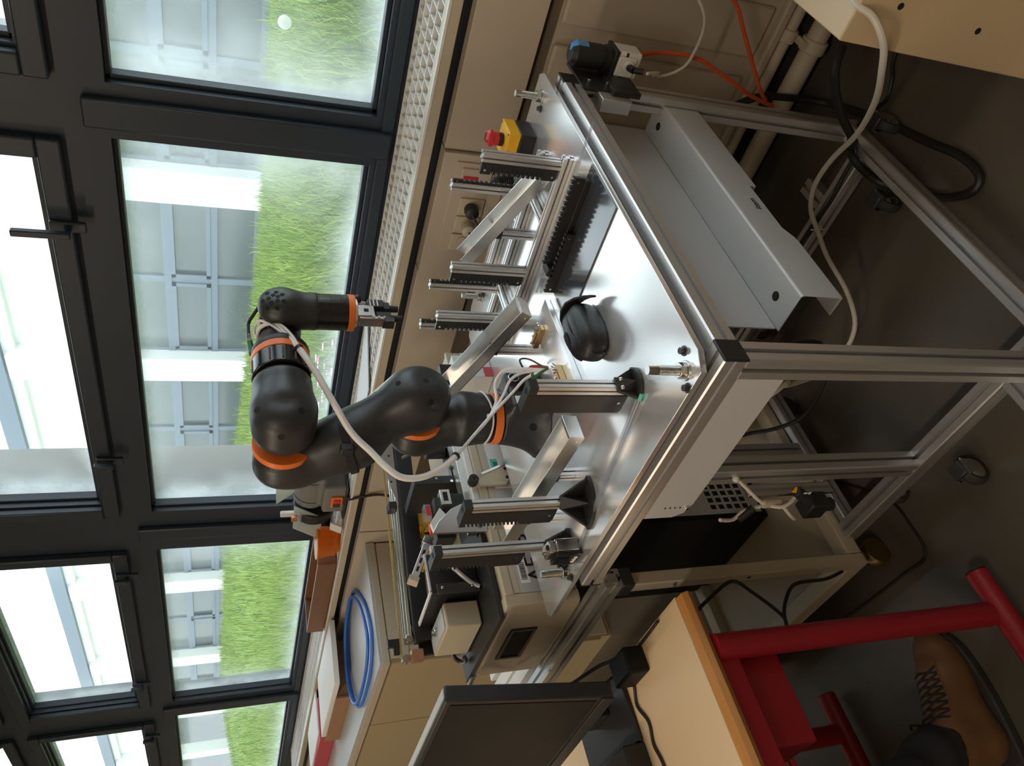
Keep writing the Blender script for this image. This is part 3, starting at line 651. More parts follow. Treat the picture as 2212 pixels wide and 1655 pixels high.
# ---------------------------------------------------------------- polished black sheet with a lying toothed rack, clear tubes
tag(B(-.985,-.690,1.100,1.250,ZP+.0003,ZP+.003).build('black_sheet', X_['blackmirror'], None, .0004), 'shiny black sheet lying on the right of the plate', 'sheet')
rk = thing('toothed_rack', 'pair of black toothed racks lying on the shiny black sheet', 'rack', (-.85,1.235,ZP+.003))
def rack(x0, x1, y, z, hh, n):
    P = [(x0,z),(x1,z),(x1,z+hh)]; d = (x0-x1)/n
    for k in range(n):
        a = x1+k*d; P += [(a+.15*d,z+hh),(a+.2*d,z+hh-.006),(a+.6*d,z+hh-.006),(a+.65*d,z+hh)]
    P += [(x0,z+hh)]
    r_ = MB().prism([(p,y,q) for p,q in P],(0,.007,0)).build('rack', X_['blackpl'], rk)
    for xx in (x0+.010,x1-.010): MB().cyl((xx,y-.0012,z+hh*.5),(xx,y,z+hh*.5),.0028,n=12).build('screw', X_['steel'], r_)
rack(-.925,-.712,1.228,.945,.026,17); rack(-.985,-.83,1.205,.9335,.022,12)
B(-.935,-.715,1.224,1.240,ZP+.0032,.945).build('foot_bar', X_['blackpl'], rk, .001); B(-.945,-.925,1.21,1.245,ZP+.0032,.962).build('end_block', X_['blackpl'], rk, .001)
tag(MB().tube([(-.612,1.262,.9545),(-.70,1.264,.953),(-1.045,1.278,.936)],.0032,n=10).build('clear_rod', X_['clear']), 'clear plastic tube through the toothed rack, sticking out over the table edge', 'tube')
for k, (dy, lab) in enumerate(((0,'clear plastic tube with teal cap, lying along the front of the plate'),(.006,'second clear plastic tube, close beside the teal capped one on the plate'))):
    t = thing('clear_tube', lab, 'tube', (-1.07,.75+dy,ZP+.004))
    MB().tube([(-.862-dy,.780+dy,ZP+.0036),(-1.06,.750+dy*.9,ZP+.0036),(-1.296+dy*3,.713+dy*.8,ZP+.0036)],.0032,n=10).build('tube_wall', X_['clear'], t)
    if k == 0: MB().cyl((-.850,.7805,ZP+.004),(-.864,.779,ZP+.004),.0038,n=12).build('cap', X_['teal'], t)
# ---------------------------------------------------------------- aluminium strip with brass clamps
t = thing('clamp_strip', 'thick aluminium strip with three brass clamps, lying beside the leather pouch', 'fixture', (-1.06,1.08,ZP))
MB().prism([(-1.012,1.215,ZP+.0003),(-1.012,.955,ZP+.0003),(-1.030,.945,ZP+.0003),(-1.082,.955,ZP+.0003),(-1.10,1.0,ZP+.0003),(-1.10,1.215,ZP+.0003)],(0,0,.012)).build('strip', X_['plate'], t, .0006)
MB().cyl((-1.085,1.06,ZP+.0123),(-1.085,1.06,ZP+.0128),.004,n=16).build('hole', X_['lit'], t)
def clamp(x, y, ang):
    xf = Matrix.Translation((x,y,ZP+.0125)) @ Matrix.Rotation(ang,4,'Z')
    c = MB().box(-.028,.028,-.009,.009,0,.013,xf).build('brass_clamp', X_['brass'], t, .001)
    MB().box(-.018,.010,-.0045,.0045,.013,.017,xf).build('slider', X_['brass'], c, .0006)
    for q in (-.020,0,.016,.023): MB().cyl(xf@Vector((q,.001,.012)),xf@Vector((q,.001,.020)),.0032,n=10).build('pin', X_['steel'], c)
    for q in (-.004,.004): MB().cyl(xf@Vector((.026,q,.008)),xf@Vector((.036,q,.017)),.0016,n=8).build('contact', X_['steel'], c)
clamp(-1.085,1.17,.05); clamp(-1.055,1.015,1.55); clamp(-1.055,.965,.1)
# ---------------------------------------------------------------- soft leather pouch
pc = thing('leather_pouch', 'black soft leather pouch lying open with its flap curled, on the bright plate', 'pouch', (-.92,1.0,ZP))
def f_pouch(P):
    q = P-np.array((-.900,.988,.953)); r = np.array((.037,.066,.035)); k = ((np.abs(q)/r)**2.6).sum(-1)**(1/2.6)
    a = (k-1)*.034; b = sd_capsule(P, (-.918,1.030,.966), (-.916,.965,.966), .017, .020)
    return np.maximum(smin(a,b,.015), ZP+.0008-P[...,2])
sdf(f_pouch, (-.96,.905,.92), (-.84,1.08,1.01), .003).build('body', X_['pouch'], pc, angle=70)
rim = []
for k in range(28):
    a = k*2*math.pi/28; rim.append((-.893-.006*math.sin(a), .988+.0665*math.cos(a), .953+.0365*math.sin(a)))
MB().tube([p for p in rim if p[2] > ZP+.003], .0024, n=7, sub=3).build('piping', X_['pouch'], pc)
fl = MB(); A = [(-.926,1.026,.984,.955),(-.921,1.044,.987,.955),(-.908,1.056,.987,.953),(-.890,1.059,.982,.951),(-.870,1.050,.974,.948),(-.852,1.036,.966,.947),(-.836,1.020,.958,.946)]
for i, (x, y, zt, zb) in enumerate(A):
    x2, y2 = A[min(i+1,6)][:2]; x1, y1 = A[max(i-1,0)][:2]; d = Vector((-(y2-y1),x2-x1,0)).normalized()*.0022
    fl.v += [(x-d.x,y-d.y,zb),(x+d.x,y+d.y,zb),(x+d.x,y+d.y,zt),(x-d.x,y-d.y,zt)]
for i in range(6):
    for j in range(4): fl.f.append((i*4+j, i*4+(j+1)%4, (i+1)*4+(j+1)%4, (i+1)*4+j))
fl.f += [(3,2,1,0),(24,25,26,27)]
fl.build('flap', X_['pouch'], pc, .0012, angle=60)
MB().tube([(-.930,.945,.966),(-.926,.950,.978),(-.918,.970,.989),(-.916,.990,.990),(-.918,1.0,.985)],.006,n=8).build('belt_loop', X_['cloth'], pc)
# ---------------------------------------------------------------- vision sensor on the far leg
vs = thing('vision_sensor', 'white industrial sensor with black capped lens on the far right table leg', 'camera', (-.635,1.63,.80))
B(-.660,-.600,1.605,1.655,.715,.785).build('body', X_['white'], vs, .006, seg=3); B(-.655,-.610,1.597,1.606,.728,.775).build('side_cover', X_['white'], vs, .004)
B(-.658,-.602,1.603,1.657,.752,.757).build('seam', X_['blackpl'], vs)
MB().lathe([(.020,.785),(.030,.786),(.030,.798),(.024,.800),(.024,.806),(.0285,.808),(.0285,.872),(.020,.882),(.0,.883)], (-.632,1.632,0)).build('lens_cap', X_['blackpl'], vs)
tp = MB(); n_ = 9
for z, rr_ in ((.846,.0288),(.8725,.0288),(.8825,.0203),(.8836,.006)):
    for k in range(n_): a = math.radians(-31+50*k/(n_-1)); tp.v.append((-.632+rr_*math.cos(a),1.632+rr_*math.sin(a),z+.0004))
tp.f = [(j*n_+k, j*n_+k+1, (j+1)*n_+k+1, (j+1)*n_+k) for j in range(3) for k in range(n_-1)]
tp.build('tape', X_['tape'], vs)
MB().cyl((-.628,1.597,.748),(-.628,1.590,.748),.014).build('connector_base', X_['white'], vs, .002); MB().cyl((-.628,1.592,.748),(-.626,1.575,.742),.008).cyl((-.626,1.575,.742),(-.622,1.566,.722),.007).build('plug', X_['blackpl'], vs)
B(-.672,-.664,1.535,1.66,.785,.870).build('bracket', X_['blackpl'], vs, .002); B(-.668,-.600,1.60,1.66,.775,.786).build('bracket_foot', X_['blackpl'], vs, .002); B(-.668,-.655,1.52,1.60,.73,.80).build('bracket_arm', X_['blackpl'], vs, .002)
for z in (.845,.80): MB().cyl((-.664,1.565,z),(-.657,1.565,z),.0045,n=12).build('screw', X_['steel'], vs, .0008)
B(-.70,-.668,1.50,1.556,.755,.83).build('mounting_bar', X_['alu'], tb, .002)
# ================================================================ robot arm
rb = thing('robot_arm', 'black six-axis robot arm with orange joint rings, bolted to the plate', 'robot', (-1.25,1.07,ZP))
RX, RY = -1.25, 1.07
VR, VU, VT = np.array((.687,.727,0)), np.array((-.25,.24,.94)), np.array((.682,-.644,.347))
def stud(o, c, d, r=.006, nm='bolt_hole'):   # dark bolt recess where a line from c along d leaves the shell
    me = o.data; from mathutils.bvhtree import BVHTree
    off = Vector((0,0,0)); q = o
    while q: off += q.location; q = q.parent
    tr = BVHTree.FromPolygons([v_.co+off for v_ in me.vertices], [p.vertices[:] for p in me.polygons])
    d = Vector(d).normalized(); h = tr.ray_cast(Vector(c)+d*.3, -d)
    if h[0] is None: return
    n = h[1].normalized() if h[1].dot(d) > 0 else -h[1].normalized()
    hl = MB().cyl(h[0]-n*.003, h[0]+n*.0004, r, n=18).build(nm, X_['lit'], o)
    return hl
def cdir(a, b): return a*VR+b*VU+math.sqrt(max(0.02,1-a*a-b*b))*VT
def f_base(P):
    z = P[...,2]; rad = np.hypot(P[...,0]-RX, P[...,1]-RY); r = .0555+.040*np.exp(-(z-ZP)/.042)
    a = np.maximum((rad-r)*.8, np.maximum(ZP+.0005-z, z-1.026))
    q = np.abs(P-np.array((-1.205,1.085,.974)))-np.array((.040,.054,.045)); b = np.linalg.norm(np.maximum(q-(-.010),0),axis=-1)-.010
    b = np.maximum(b, ZP+.0005-z)
    return smin(a, b, .018)
ba = sdf(f_base, (-1.36,.96,.925), (-1.14,1.19,1.03), .0034).build('base', X_['satin'], rb, angle=60)
MB().cyl((RX,RY,1.026),(RX,RY,1.030),.0545,n=48).cyl((RX,RY,1.046),(RX,RY,1.050),.0555,n=48).build('joint_gap', X_['lit'], rb)
MB().cyl((RX,RY,1.029),(RX,RY,1.047),.0585,n=64).build('joint_ring', X_['orange'], rb, .001)
stud(ba, (RX,RY,.958), (.55,-.83,.12), .009)
# connector side of the foot: name plate, seal, plugs
n_ = frame_m((-1.1648,1.047,.994),(0,1,0),(0,0,-1))
lp = B(-1.1646,-1.164,1.040,1.062,.980,1.010).build('rating_label', X_['paper'], ba)
for k in range(5): B(-1.1641,-1.1637,1.043+.003*k,1.0442+.003*k,.984,1.001).build('print_line', X_['lit'], lp)
MB().cyl((-1.165,1.116,1.000),(-1.161,1.116,1.000),.013,n=28).build('round_seal', X_['steel'], ba, .001); MB().lathe([(.0085,0),(.0105,0),(.0105,.0006),(.0085,.0006)],(-1.161,1.116,1.000),(1,0,0)).build('seal_ring', X_['lit'], ba)
for k in range(5): B(-1.1648,-1.1635,1.078+.006*k,1.081+.006*k,.978,.996).build('vent_rib', X_['lit'], ba)
def conn(y, z, m, l=.028, r=.006):
    c = MB().cyl((-1.166,y,z),(-1.158,y,z),r*1.35,n=8).cyl((-1.158,y,z),(-1.166+l,y,z-.004),r,n=14).build('connector', X_[m], rb, .0008)
conn(1.098,.968,'green',.034); conn(1.115,.960,'steel',.02,.005); conn(1.066,.962,'steel',.02,.006); conn(1.05,.958,'blackpl',.022,.007)
# shoulder
def f_sh(P):
    a = sd_cyl(P, (RX,RY,1.049), (RX,RY,1.12), .0575, .008)
    b = sd_capsule(P, (RX,RY,1.11), (-1.288,RY,1.205), .056, .050)
    c = sd_cyl(P, (-1.318,1.067,1.216), (-1.247,1.067,1.216), .0555, .026)
    return smin(smin(a,b,.02), c, .03)
sh = sdf(f_sh, (-1.36,1.0,1.04), (-1.18,1.14,1.285), .0036).build('shoulder', X_['satin'], rb, angle=60)
for z in (1.075,1.083): MB().lathe([(.0578,-.0004),(.0583,0),(.0578,.0004)], (RX,RY,z), n=48).build('seam', X_['lit'], sh)
stud(sh, (-1.258,RY,1.14), cdir(.45,.25), .008)
MB().cyl((-1.248,1.066,1.218),(-1.234,1.066,1.218),.0592,n=64).build('joint_ring', X_['orange'], rb, .001)
# upper arm
def f_ua(P):
    a = sd_cyl(P, (-1.235,1.065,1.220), (-1.120,1.065,1.220), .0625, .042)
    b = sd_capsule(P, (-1.185,1.060,1.245), (-1.265,1.014,1.39), .053, .055)
    c = sd_capsule(P, (-1.248,1.016,1.352), (-1.298,1.010,1.450), .0635, .057)
    d = sd_cyl(P, (-1.352,1.011,1.496), (-1.263,1.011,1.496), .0590, .034)
    return smin(smin(smin(a,b,.045), c, .02), d, .035)
ua = sdf(f_ua, (-1.37,.93,1.14), (-1.10,1.14,1.57), .0042).build('upper_arm', X_['satin'], rb, angle=60)
for a, b in ((.42,.52),(-.10,-.45),(.62,-.30)): stud(ua, (-1.175,1.064,1.221), cdir(a,b), .0062)
stud(ua, (-1.265,1.013,1.39), cdir(.35,.80), .0065)
MB().cyl((-1.263,1.012,1.497),(-1.248,1.012,1.497),.0605,n=64).build('joint_ring', X_['orange'], rb, .001)
# velcro strap holding the hose bundle
sx = Vector((-1.262,1.010,1.386)); sdv = Vector((-.30,-.05,.95)).normalized()
MB().lathe([(.0625,-.008),(.0655,-.008),(.0655,.008),(.0625,.008)], sx-sdv*.020, sdv, 48).build('hose_strap', X_['cloth'], rb)
B(-1.226,-1.206,.953,.972,1.365,1.392).build('strap_buckle', X_['blackpl'], rb, .003)
# forearm
def f_fa(P):
    a = sd_cyl(P, (-1.248,1.013,1.498), (-1.124,1.013,1.498), .0625, .046)
    b = sd_cyl(P, (-1.178,1.02,1.499), (-1.172,1.112,1.500), .0590, .02)
    return smin(a,b,.025)
fa = sdf(f_fa, (-1.26,.94,1.42), (-1.10,1.12,1.575), .0038).build('forearm_elbow', X_['satin'], rb, angle=60)
for a, b in ((.24,.62),(.24,-.72),(-.55,-.15)): stud(fa, (-1.176,1.014,1.498), cdir(a,b), .0066)
fd = Vector((.004,1,.002)).normalized(); f0 = Vector((-1.172,1.112,1.5))
g = MB().cyl(f0, f0+fd*.044, .0580, n=64).build('forearm_tube', X_['gloss'], rb, .002)
for k in range(14):
    a = k*2*math.pi/14; q = Vector((math.cos(a),0,math.sin(a))); u = f0+q*.0579; MB().cyl(u+fd*.006, u+fd*.038, .0022, n=6).build('tube_rib', X_['blackpl'], g)
MB().cyl(f0+fd*.044, f0+fd*.061, .0590, n=64).build('joint_ring', X_['orange'], rb, .001)
def f_wr(P):
    p = [tuple(f0+fd*h) for h in (.061,.075,.125,.155)]
    a = sd_cyl(P, p[0], p[1], .0560, .003); b = sd_capsule(P, p[1], p[2], .052, .040); c = sd_cyl(P, (-1.205,p[3][1]-.006,1.5), (-1.150,p[3][1]-.006,1.5), .0425, .022)
    return smin(smin(a,b,.02), c, .02)
wr = sdf(f_wr, (-1.25,1.16,1.42), (-1.11,1.33,1.57), .0036).build('wrist_link', X_['satin'], rb, angle=60)
WY = 1.262
MB().cyl((-1.151,WY,1.5),(-1.146,WY,1.5),.0432,n=64).build('joint_ring', X_['orange'], rb); MB().cyl((-1.147,WY,1.5),(-1.141,WY,1.5),.0405,n=64).build('knurled_ring', X_['blackpl'], rb)
def f_ha(P):
    a = sd_cyl(P, (-1.142,WY,1.502), (-1.078,WY+.004,1.502), .0445, .030); b = sd_cyl(P, (-1.118,WY,1.50), (-1.118,WY,1.425), .0405, .004)
    return smin(a,b,.018)
ha = sdf(f_ha, (-1.17,1.19,1.41), (-1.06,1.33,1.56), .0034).build('hand_housing', X_['satin'], rb, angle=60)
for a in range(7):
    t = a*2*math.pi/7; stud(ha, (-1.105,WY,1.503), cdir(.28+.58*math.cos(t),.08+.60*math.sin(t)), .0048)
for a in range(5):
    t = a*2*math.pi/5+.4; stud(ha, (-1.105,WY,1.503), cdir(.34+.30*math.cos(t),.08+.30*math.sin(t)), .0048)
MB().cyl((-1.118,WY,1.428),(-1.118,WY,1.362),.0392,n=56).build('flange_tube', X_['gloss'], rb, .001)
for z in (1.424,1.400,1.378): MB().lathe([(.0390,-.0005),(.0396,0),(.0390,.0005)], (-1.118,WY,z), n=48).build('seam', X_['lit'], rb)
MB().cyl((-1.118,WY,1.348),(-1.118,WY,1.362),.0400,n=56).build('joint_ring', X_['orange'], rb, .001)
# gripper
GX, GY = -1.118, WY
MB().cyl((GX,GY,1.342),(GX,GY,1.348),.031,n=40).build('adapter_disc', X_['raw'], rb, .001)
gp = B(GX-.016,GX+.016,GY-.024,GY+.010,1.305,1.342).build('gripper_body', X_['steel'], rb, .001)
B(GX-.011,GX+.013,GY-.030,GY-.022,1.284,1.338).build('finger_rail', X_['steel'], gp, .001); B(GX+.015,GX+.0165,GY-.012,GY-.002,1.318,1.328).build('window', X_['lit'], gp)
B(GX-.010,GX+.016,GY+.006,GY+.030,1.282,1.318).build('valve_block', X_['blackpl'], rb, .002)
for k, zz in enumerate((1.312,1.304,1.296)): B(GX+.0158,GX+.0164,GY+.009,GY+.027,zz-.0012,zz+.0012).build('print_line', X_['paper'], rb)
for dy in (.022,.034): MB().cyl((GX,GY+dy,1.318),(GX,GY+dy,1.332),.004,n=12).cyl((GX,GY+dy,1.332),(GX,GY+dy,1.340),.006,n=12).build('hose_fitting', X_['steel'], rb)
MB().lathe([(.0,.0),(.008,.002),(.010,.008),(.008,.014),(.0,.016)], (GX+.01,GY+.036,1.328)).build('vacuum_knob', X_['blackpl'], rb)
for y, z0 in ((GY+.018,1.248),(GY-.014,1.243)): MB().cyl((GX,y,1.29),(GX,y,z0),.0085,.0075,n=18).box(GX-.010,GX+.010,y-.011,y+.011,1.268,1.30).build('finger', X_['blackpl'], rb, .001)
B(GX-.012,GX+.010,GY-.034,GY-.020,1.262,1.288).build('finger_carrier', X_['dark'], rb, .001)
for k in range(3): MB().cyl((GX+.012,GY-.026+.0*k,1.285+.012*k),(GX+.016,GY-.026,1.285+.012*k),.003,n=8).build('screw', X_['steel'], rb)
# hoses: two loops at the wrist joining a thick milky sleeve, three tubes fanning out at the foot
hs = thing('hose_bundle', 'milky white hose bundle hanging along the robot arm down to its foot', 'hose', (-1.2,1.05,1.2))
MB().tube([(-1.115,1.146,1.469),(-1.125,1.093,1.44),(-1.15,1.029,1.406),(-1.185,.98,1.371),(-1.206,.948,1.334),(-1.215,.913,1.304),(-1.228,.897,1.272),(-1.230,.899,1.229),(-1.225,.917,1.188),(-1.215,.938,1.157)], .0068, n=12, sub=6).build('sleeve', X_['tube'], hs)
MB().tube([(-1.216,.936,1.159),(-1.205,.979,1.116),(-1.195,1.015,1.078),(-1.185,1.062,1.048),(-1.174,1.108,1.042),(-1.150,1.124,1.025),(-1.135,1.117,.994),(-1.120,1.100,ZP+.001)], .0034, n=9).build('air_tube', X_['tube'], hs)
MB().tube([(-1.214,.940,1.154),(-1.202,.984,1.110),(-1.190,1.020,1.072),(-1.178,1.075,1.030),(-1.158,1.105,1.010),(-1.138,1.110,.980),(-1.117,1.096,ZP+.001)], .0034, n=9).build('air_tube', X_['tube'], hs)
MB().tube([(-1.212,.944,1.150),(-1.199,.990,1.104),(-1.186,1.030,1.062),(-1.165,1.072,1.012),(-1.142,1.098,.976),(-1.114,1.093,ZP+.001)], .0034, n=9).build('air_tube', X_['tube'], hs)
for pts in ([(-1.118,1.150,1.472),(-1.122,1.212,1.512),(-1.138,1.248,1.541),(-1.165,1.250,1.552),(-1.19,1.248,1.545)], [(-1.116,1.148,1.470),(-1.118,1.190,1.492),(-1.124,1.228,1.516),(-1.150,1.240,1.542),(-1.185,1.236,1.546)], [(-1.117,1.149,1.468),(-1.114,1.185,1.483),(-1.120,1.222,1.508),(-1.145,1.234,1.540),(-1.18,1.228,1.547)]):
    MB().tube(pts, .0031, n=9).build('air_tube', X_['tube'], hs)
for c, d in (((-1.115,1.146,1.469),(0,.85,.5)),((-1.215,.938,1.157),(0,.6,-.75))): MB().lathe([(.0072,-.003),(.0088,-.003),(.0088,.003),(.0072,.003)], c, d, 18).build('black_tie', X_['blackpl'], hs)
MB().tube([(RX+.061*math.cos(a),RY+.061*math.sin(a),1.062+.006*math.sin(a*2)) for a in np.linspace(-1.9,1.4,22)], .0022, n=6, sub=1).build('cable_tie', X_['white'], hs); B(-1.198,-1.190,1.022,1.032,1.066,1.074).build('tie_head', X_['white'], hs, .001)
MB().cyl((-1.118,1.098,ZP+.0003),(-1.118,1.098,ZP+.006),.009,n=18).build('grommet', X_['white'], hs, .001)
t = thing('wrist_cable', 'short black sensor cable with green plug on top of the robot wrist', 'cable', (-1.155,1.25,1.55))
MB().tube([(-1.122,1.285,1.538),(-1.140,1.272,1.552),(-1.155,1.262,1.562),(-1.160,1.252,1.5635),(-1.166,1.225,1.5625)], .0036, n=9).build('cord', X_['cable'], t); MB().cyl((-1.164,1.232,1.5625),(-1.168,1.215,1.561),.0055,n=14).build('sleeve', X_['clear'], t); MB().cyl((-1.168,1.217,1.561),(-1.172,1.186,1.557),.0058,n=14).box(-1.177,-1.166,1.182,1.192,1.546,1.562).build('plug', X_['green'], t, .001)
tag(MB().tube([(-1.155,1.118,.957),(-1.142,1.128,.962),(-1.128,1.118,.952),(-1.116,1.103,ZP+.001)], .0042, n=9).build('orange_cable', X_['ocable']), 'short orange cable from the robot foot into the plate hole', 'cable')
tag(MB().tube([(-1.150,1.13,.975),(-1.135,1.145,.985),(-1.122,1.135,.97),(-1.118,1.11,.945),(-1.113,1.102,ZP+.001)], .0022, n=8).build('thin_cable', X_['dark']), 'thin dark cable looping beside the orange cable at the robot foot', 'cable')
tag(MB().tube([(-1.165,1.066,.948),(-1.145,1.085,.965),(-1.128,1.094,.955),(-1.110,1.098,ZP+.001)], .0035, n=9).build('connector_cable', X_['green']), 'dark green cable from the robot foot connector', 'cable')
# ================================================================ sorting machine left of the table, on its trolley
X_['void'] = X_['lit']
mc = thing('test_machine', 'beige bench-top handling machine with black gantry frame and lettering, left of the robot', 'machine', (-1.70,1.15,.82))
MX0, MX1, MY0, MY1, MZ0, MZ1 = -1.90, -1.525, .745, 1.56, .822, 1.006
B(MX0+.004, MX1-.004, MY0+.022, MY1, MZ0+.002, MZ1-.004).build('chassis', X_['beige2'], mc)
# front cover: wraps round the corner as a folded sheet
MB().prism([(MX0,MY0,MZ0),(MX1-.012,MY0,MZ0),(MX1-.003,MY0+.003,MZ0),(MX1,MY0+.012,MZ0),(MX1,MY0+.030,MZ0),(MX1-.02,MY0+.030,MZ0),(MX0,MY0+.02,MZ0)],(0,0,MZ1-MZ0)).build('front_cover', X_['beige2'], mc, .0012)
hd = MB(); hx0, hx1, hz0, hz1 = -1.800,-1.650,.902,.958
for q in ((hx0-.006,hx1+.006,hz0-.006,hz0+.004),(hx0-.006,hx1+.006,hz1-.004,hz1+.006),(hx0-.006,hx0+.006,hz0,hz1),(hx1-.006,hx1+.006,hz0,hz1)): hd.box(q[0],q[1],MY0-.004,MY0+.002,q[2],q[3])
ho = hd.build('recessed_handle', X_['blackpl'], mc, .002); B(hx0,hx1,MY0-.0012,MY0+.001,hz0,hz1).build('recess', X_['lit'], ho)
# right side with its ridges, label plates and big lettering
B(MX1-.004, MX1, MY0+.031, MY1, MZ0+.002, .985).build('side_panel', X_['cabtop'], mc)
B(MX1-.010, MX1+.004, MY0+.028, MY1, .983, 1.006).build('side_ridge', X_['beige2'], mc, .003); B(MX1-.004, MX1+.001, MY0+.031, MY1, .966, .981).build('side_strip', X_['beige2'], mc, .001)
B(MX1-.004, MX1+.003, 1.07, MY1, .905, .960).build('upper_plate', X_['white'], mc, .001)
text('lettering', 'AETRIUM', X_['lit'], mc, frame_m((MX1+.0012,.800,.897),(0,1,0),(0,0,1)), .058)
lb = B(MX1, MX1+.001, .800, .868, .934, .958).build('barcode_label', X_['paper'], mc)
rr = random.Random(4); y = .808
while y < .855:
    d_ = rr.choice((.0008,.0014,.002)); B(MX1+.001, MX1+.0014, y, y+d_, .940, .954).build('bar', X_['lit'], lb); y += d_+rr.choice((.0008,.0012,.0018))
B(MX1+.003, MX1+.0036, 1.132, 1.162, .937, .957).build('teal_label', X_['teal'], mc)
for k in range(4): B(MX1+.0036, MX1+.0040, 1.137+.004*k, 1.139+.004*k, .939, .950).build('label_bar', X_['lit'], mc)
for y in (.80,): MB().cyl((MX1-.001,MY0+.055,.90),(MX1+.0012,MY0+.055,.90),.004,n=14).build('side_hole', X_['lit'], mc)
# black base plate and frame of the gantry
B(MX0-.01, MX1-.03, .735, .962, 1.006, 1.018).build('base_plate', X_['blackpl'], mc, .001); B(-1.72, MX1-.06, .9625, MY1-.01, 1.006, 1.016).build('base_plate', X_['blackpl'], mc, .001)
B(-1.582, -1.540, .97, 1.44, 1.017, 1.042).build('bright_rail', X_['raw'], mc, .001); B(-1.540, -1.527, .97, 1.44, 1.0065, 1.022).build('bright_rail', X_['white'], mc, .001)
for y in (1.06,1.18,1.30): MB().cyl((-1.578,y,1.042),(-1.578,y,1.049),.005,n=12).build('screw', X_['dark'], mc)
def plateb(nm, a, m='blackpl', bv=.001): return B(*a).build(nm, X_[m], mc, bv)
plateb('cross_bar', (-1.72,-1.585,1.135,1.160,1.018,1.150)); plateb('cross_bar', (-1.72,-1.60,1.42,1.44,1.018,1.13)); plateb('inner_floor', (-1.70,-1.60,1.165,1.41,1.017,1.021), 'screen')
plateb('corner_frame', (-1.655,-1.643,.856,.962,1.019,1.138)); plateb('corner_frame', (-1.852,-1.656,.856,.866,1.019,1.138)); plateb('corner_frame', (-1.87,-1.858,.800,.855,1.019,1.138)); plateb('floor_wedge', (-1.852,-1.66,.868,.958,1.0185,1.05)); MB().tube([(-1.845,.80,1.06),(-1.862,.785,1.05),(-1.868,.775,1.035),(-1.855,.77,1.025),(-1.84,.774,1.03)],.006).build('hose_loop', X_['dark'], mc)
sb_ = plateb('side_bracket', (-1.6425,-1.632,.850,.874,1.020,1.128), 'dark')
for z in (1.04,1.115): MB().sphere((-1.631,.862,z),.0045,10,8).build('screw', X_['steel'], sb_)
MB().prism([(-1.66,.868,1.138),(-1.655,.968,1.138),(-1.648,.968,1.138),(-1.648,.868,1.138)],(0,0,.004)).build('bright_edge', X_['white'], mc); MB().prism([(-1.654,.868,1.138),(-1.648,.860,1.138),(-1.852,.855,1.138),(-1.852,.866,1.138)],(0,0,.004)).build('bright_edge', X_['white'], mc)
# beige feeder box with grey lid and knob
fbx = plateb('feeder_box', (-1.838,-1.675,.782,.846,1.020,1.108), 'beige2', .004)
MB().prism([(-1.828,.788,1.108),(-1.690,.788,1.108),(-1.690,.840,1.108),(-1.828,.840,1.108)],(0,0,.003)).build('lid', X_['grey'], fbx, .0006); MB().lathe([(.0,.0),(.010,.0),(.010,.006),(.0075,.008),(.0075,.011),(.0,.0125)],(-1.765,.812,1.111)).build('knob', X_['steel'], fbx)
# gantry: rail pair, belt and pulleys along the back, turned a little to the machine
G = rotm((-1.85,.85,1.16),'Z',-12.5)
def gb(nm, a, m='blackpl', bv=.001): return MB().box(*a, xf=G).build(nm, X_[m], mc, bv)
gb('rail_beam', (-1.866,-1.836,.83,1.50,1.120,1.148)); gb('rail_beam', (-1.826,-1.814,.83,1.50,1.110,1.154))
for x, z in ((-1.866,1.166),(-1.850,1.164),(-1.834,1.160)): MB().cyl((x,.845,z),(x,1.50,z),.0066,n=16,xf=G).build('guide_rod', X_['chrome'], mc)
gb('rod_end_block', (-1.868,-1.832,.832,.850,1.146,1.172), 'steel')
X_['belt'] = mat('belt_ribbed', (.34,.27,.08), .6)
gb('belt', (-1.892,-1.878,.80,1.50,1.1765,1.179), 'belt', 0); gb('belt', (-1.892,-1.878,.80,1.50,1.1565,1.159), 'belt', 0)
bt = MB()
for k in range(130): bt.box(-1.8918,-1.8782,.806+k*.005,.8085+k*.005,1.179,1.1805,G)
bt.build('belt_teeth', X_['belt'], mc)['kind'] = 'stuff'
MB().lathe([(.010,-.013),(.010,.013),(.004,.013),(.004,.018)],G@Vector((-1.885,.800,1.168)),Vector((1,-.2,0))).build('pulley', X_['steel'], mc)
gb('pulley_bracket', (-1.868,-1.840,.785,.815,1.130,1.160), 'copper'); gb('limit_switch', (-1.905,-1.886,.835,.855,1.176,1.210)); gb('switch_arm', (-1.90,-1.888,.815,.836,1.180,1.196))
MB().prism([(-1.828,1.20,1.158),(-1.828,1.42,1.158),(-1.828,1.40,1.205),(-1.828,1.24,1.172)],(.003,0,0),xf=G).build('sensor_plate', X_['steel'], mc)
for y in (1.27,1.31,1.35): MB().cyl((-1.8250,y,1.172),(-1.8245,y,1.172),.003,n=10,xf=G).build('hole', X_['lit'], mc)
gb('carriage', (-1.866,-1.822,1.19,1.21,1.165,1.185))
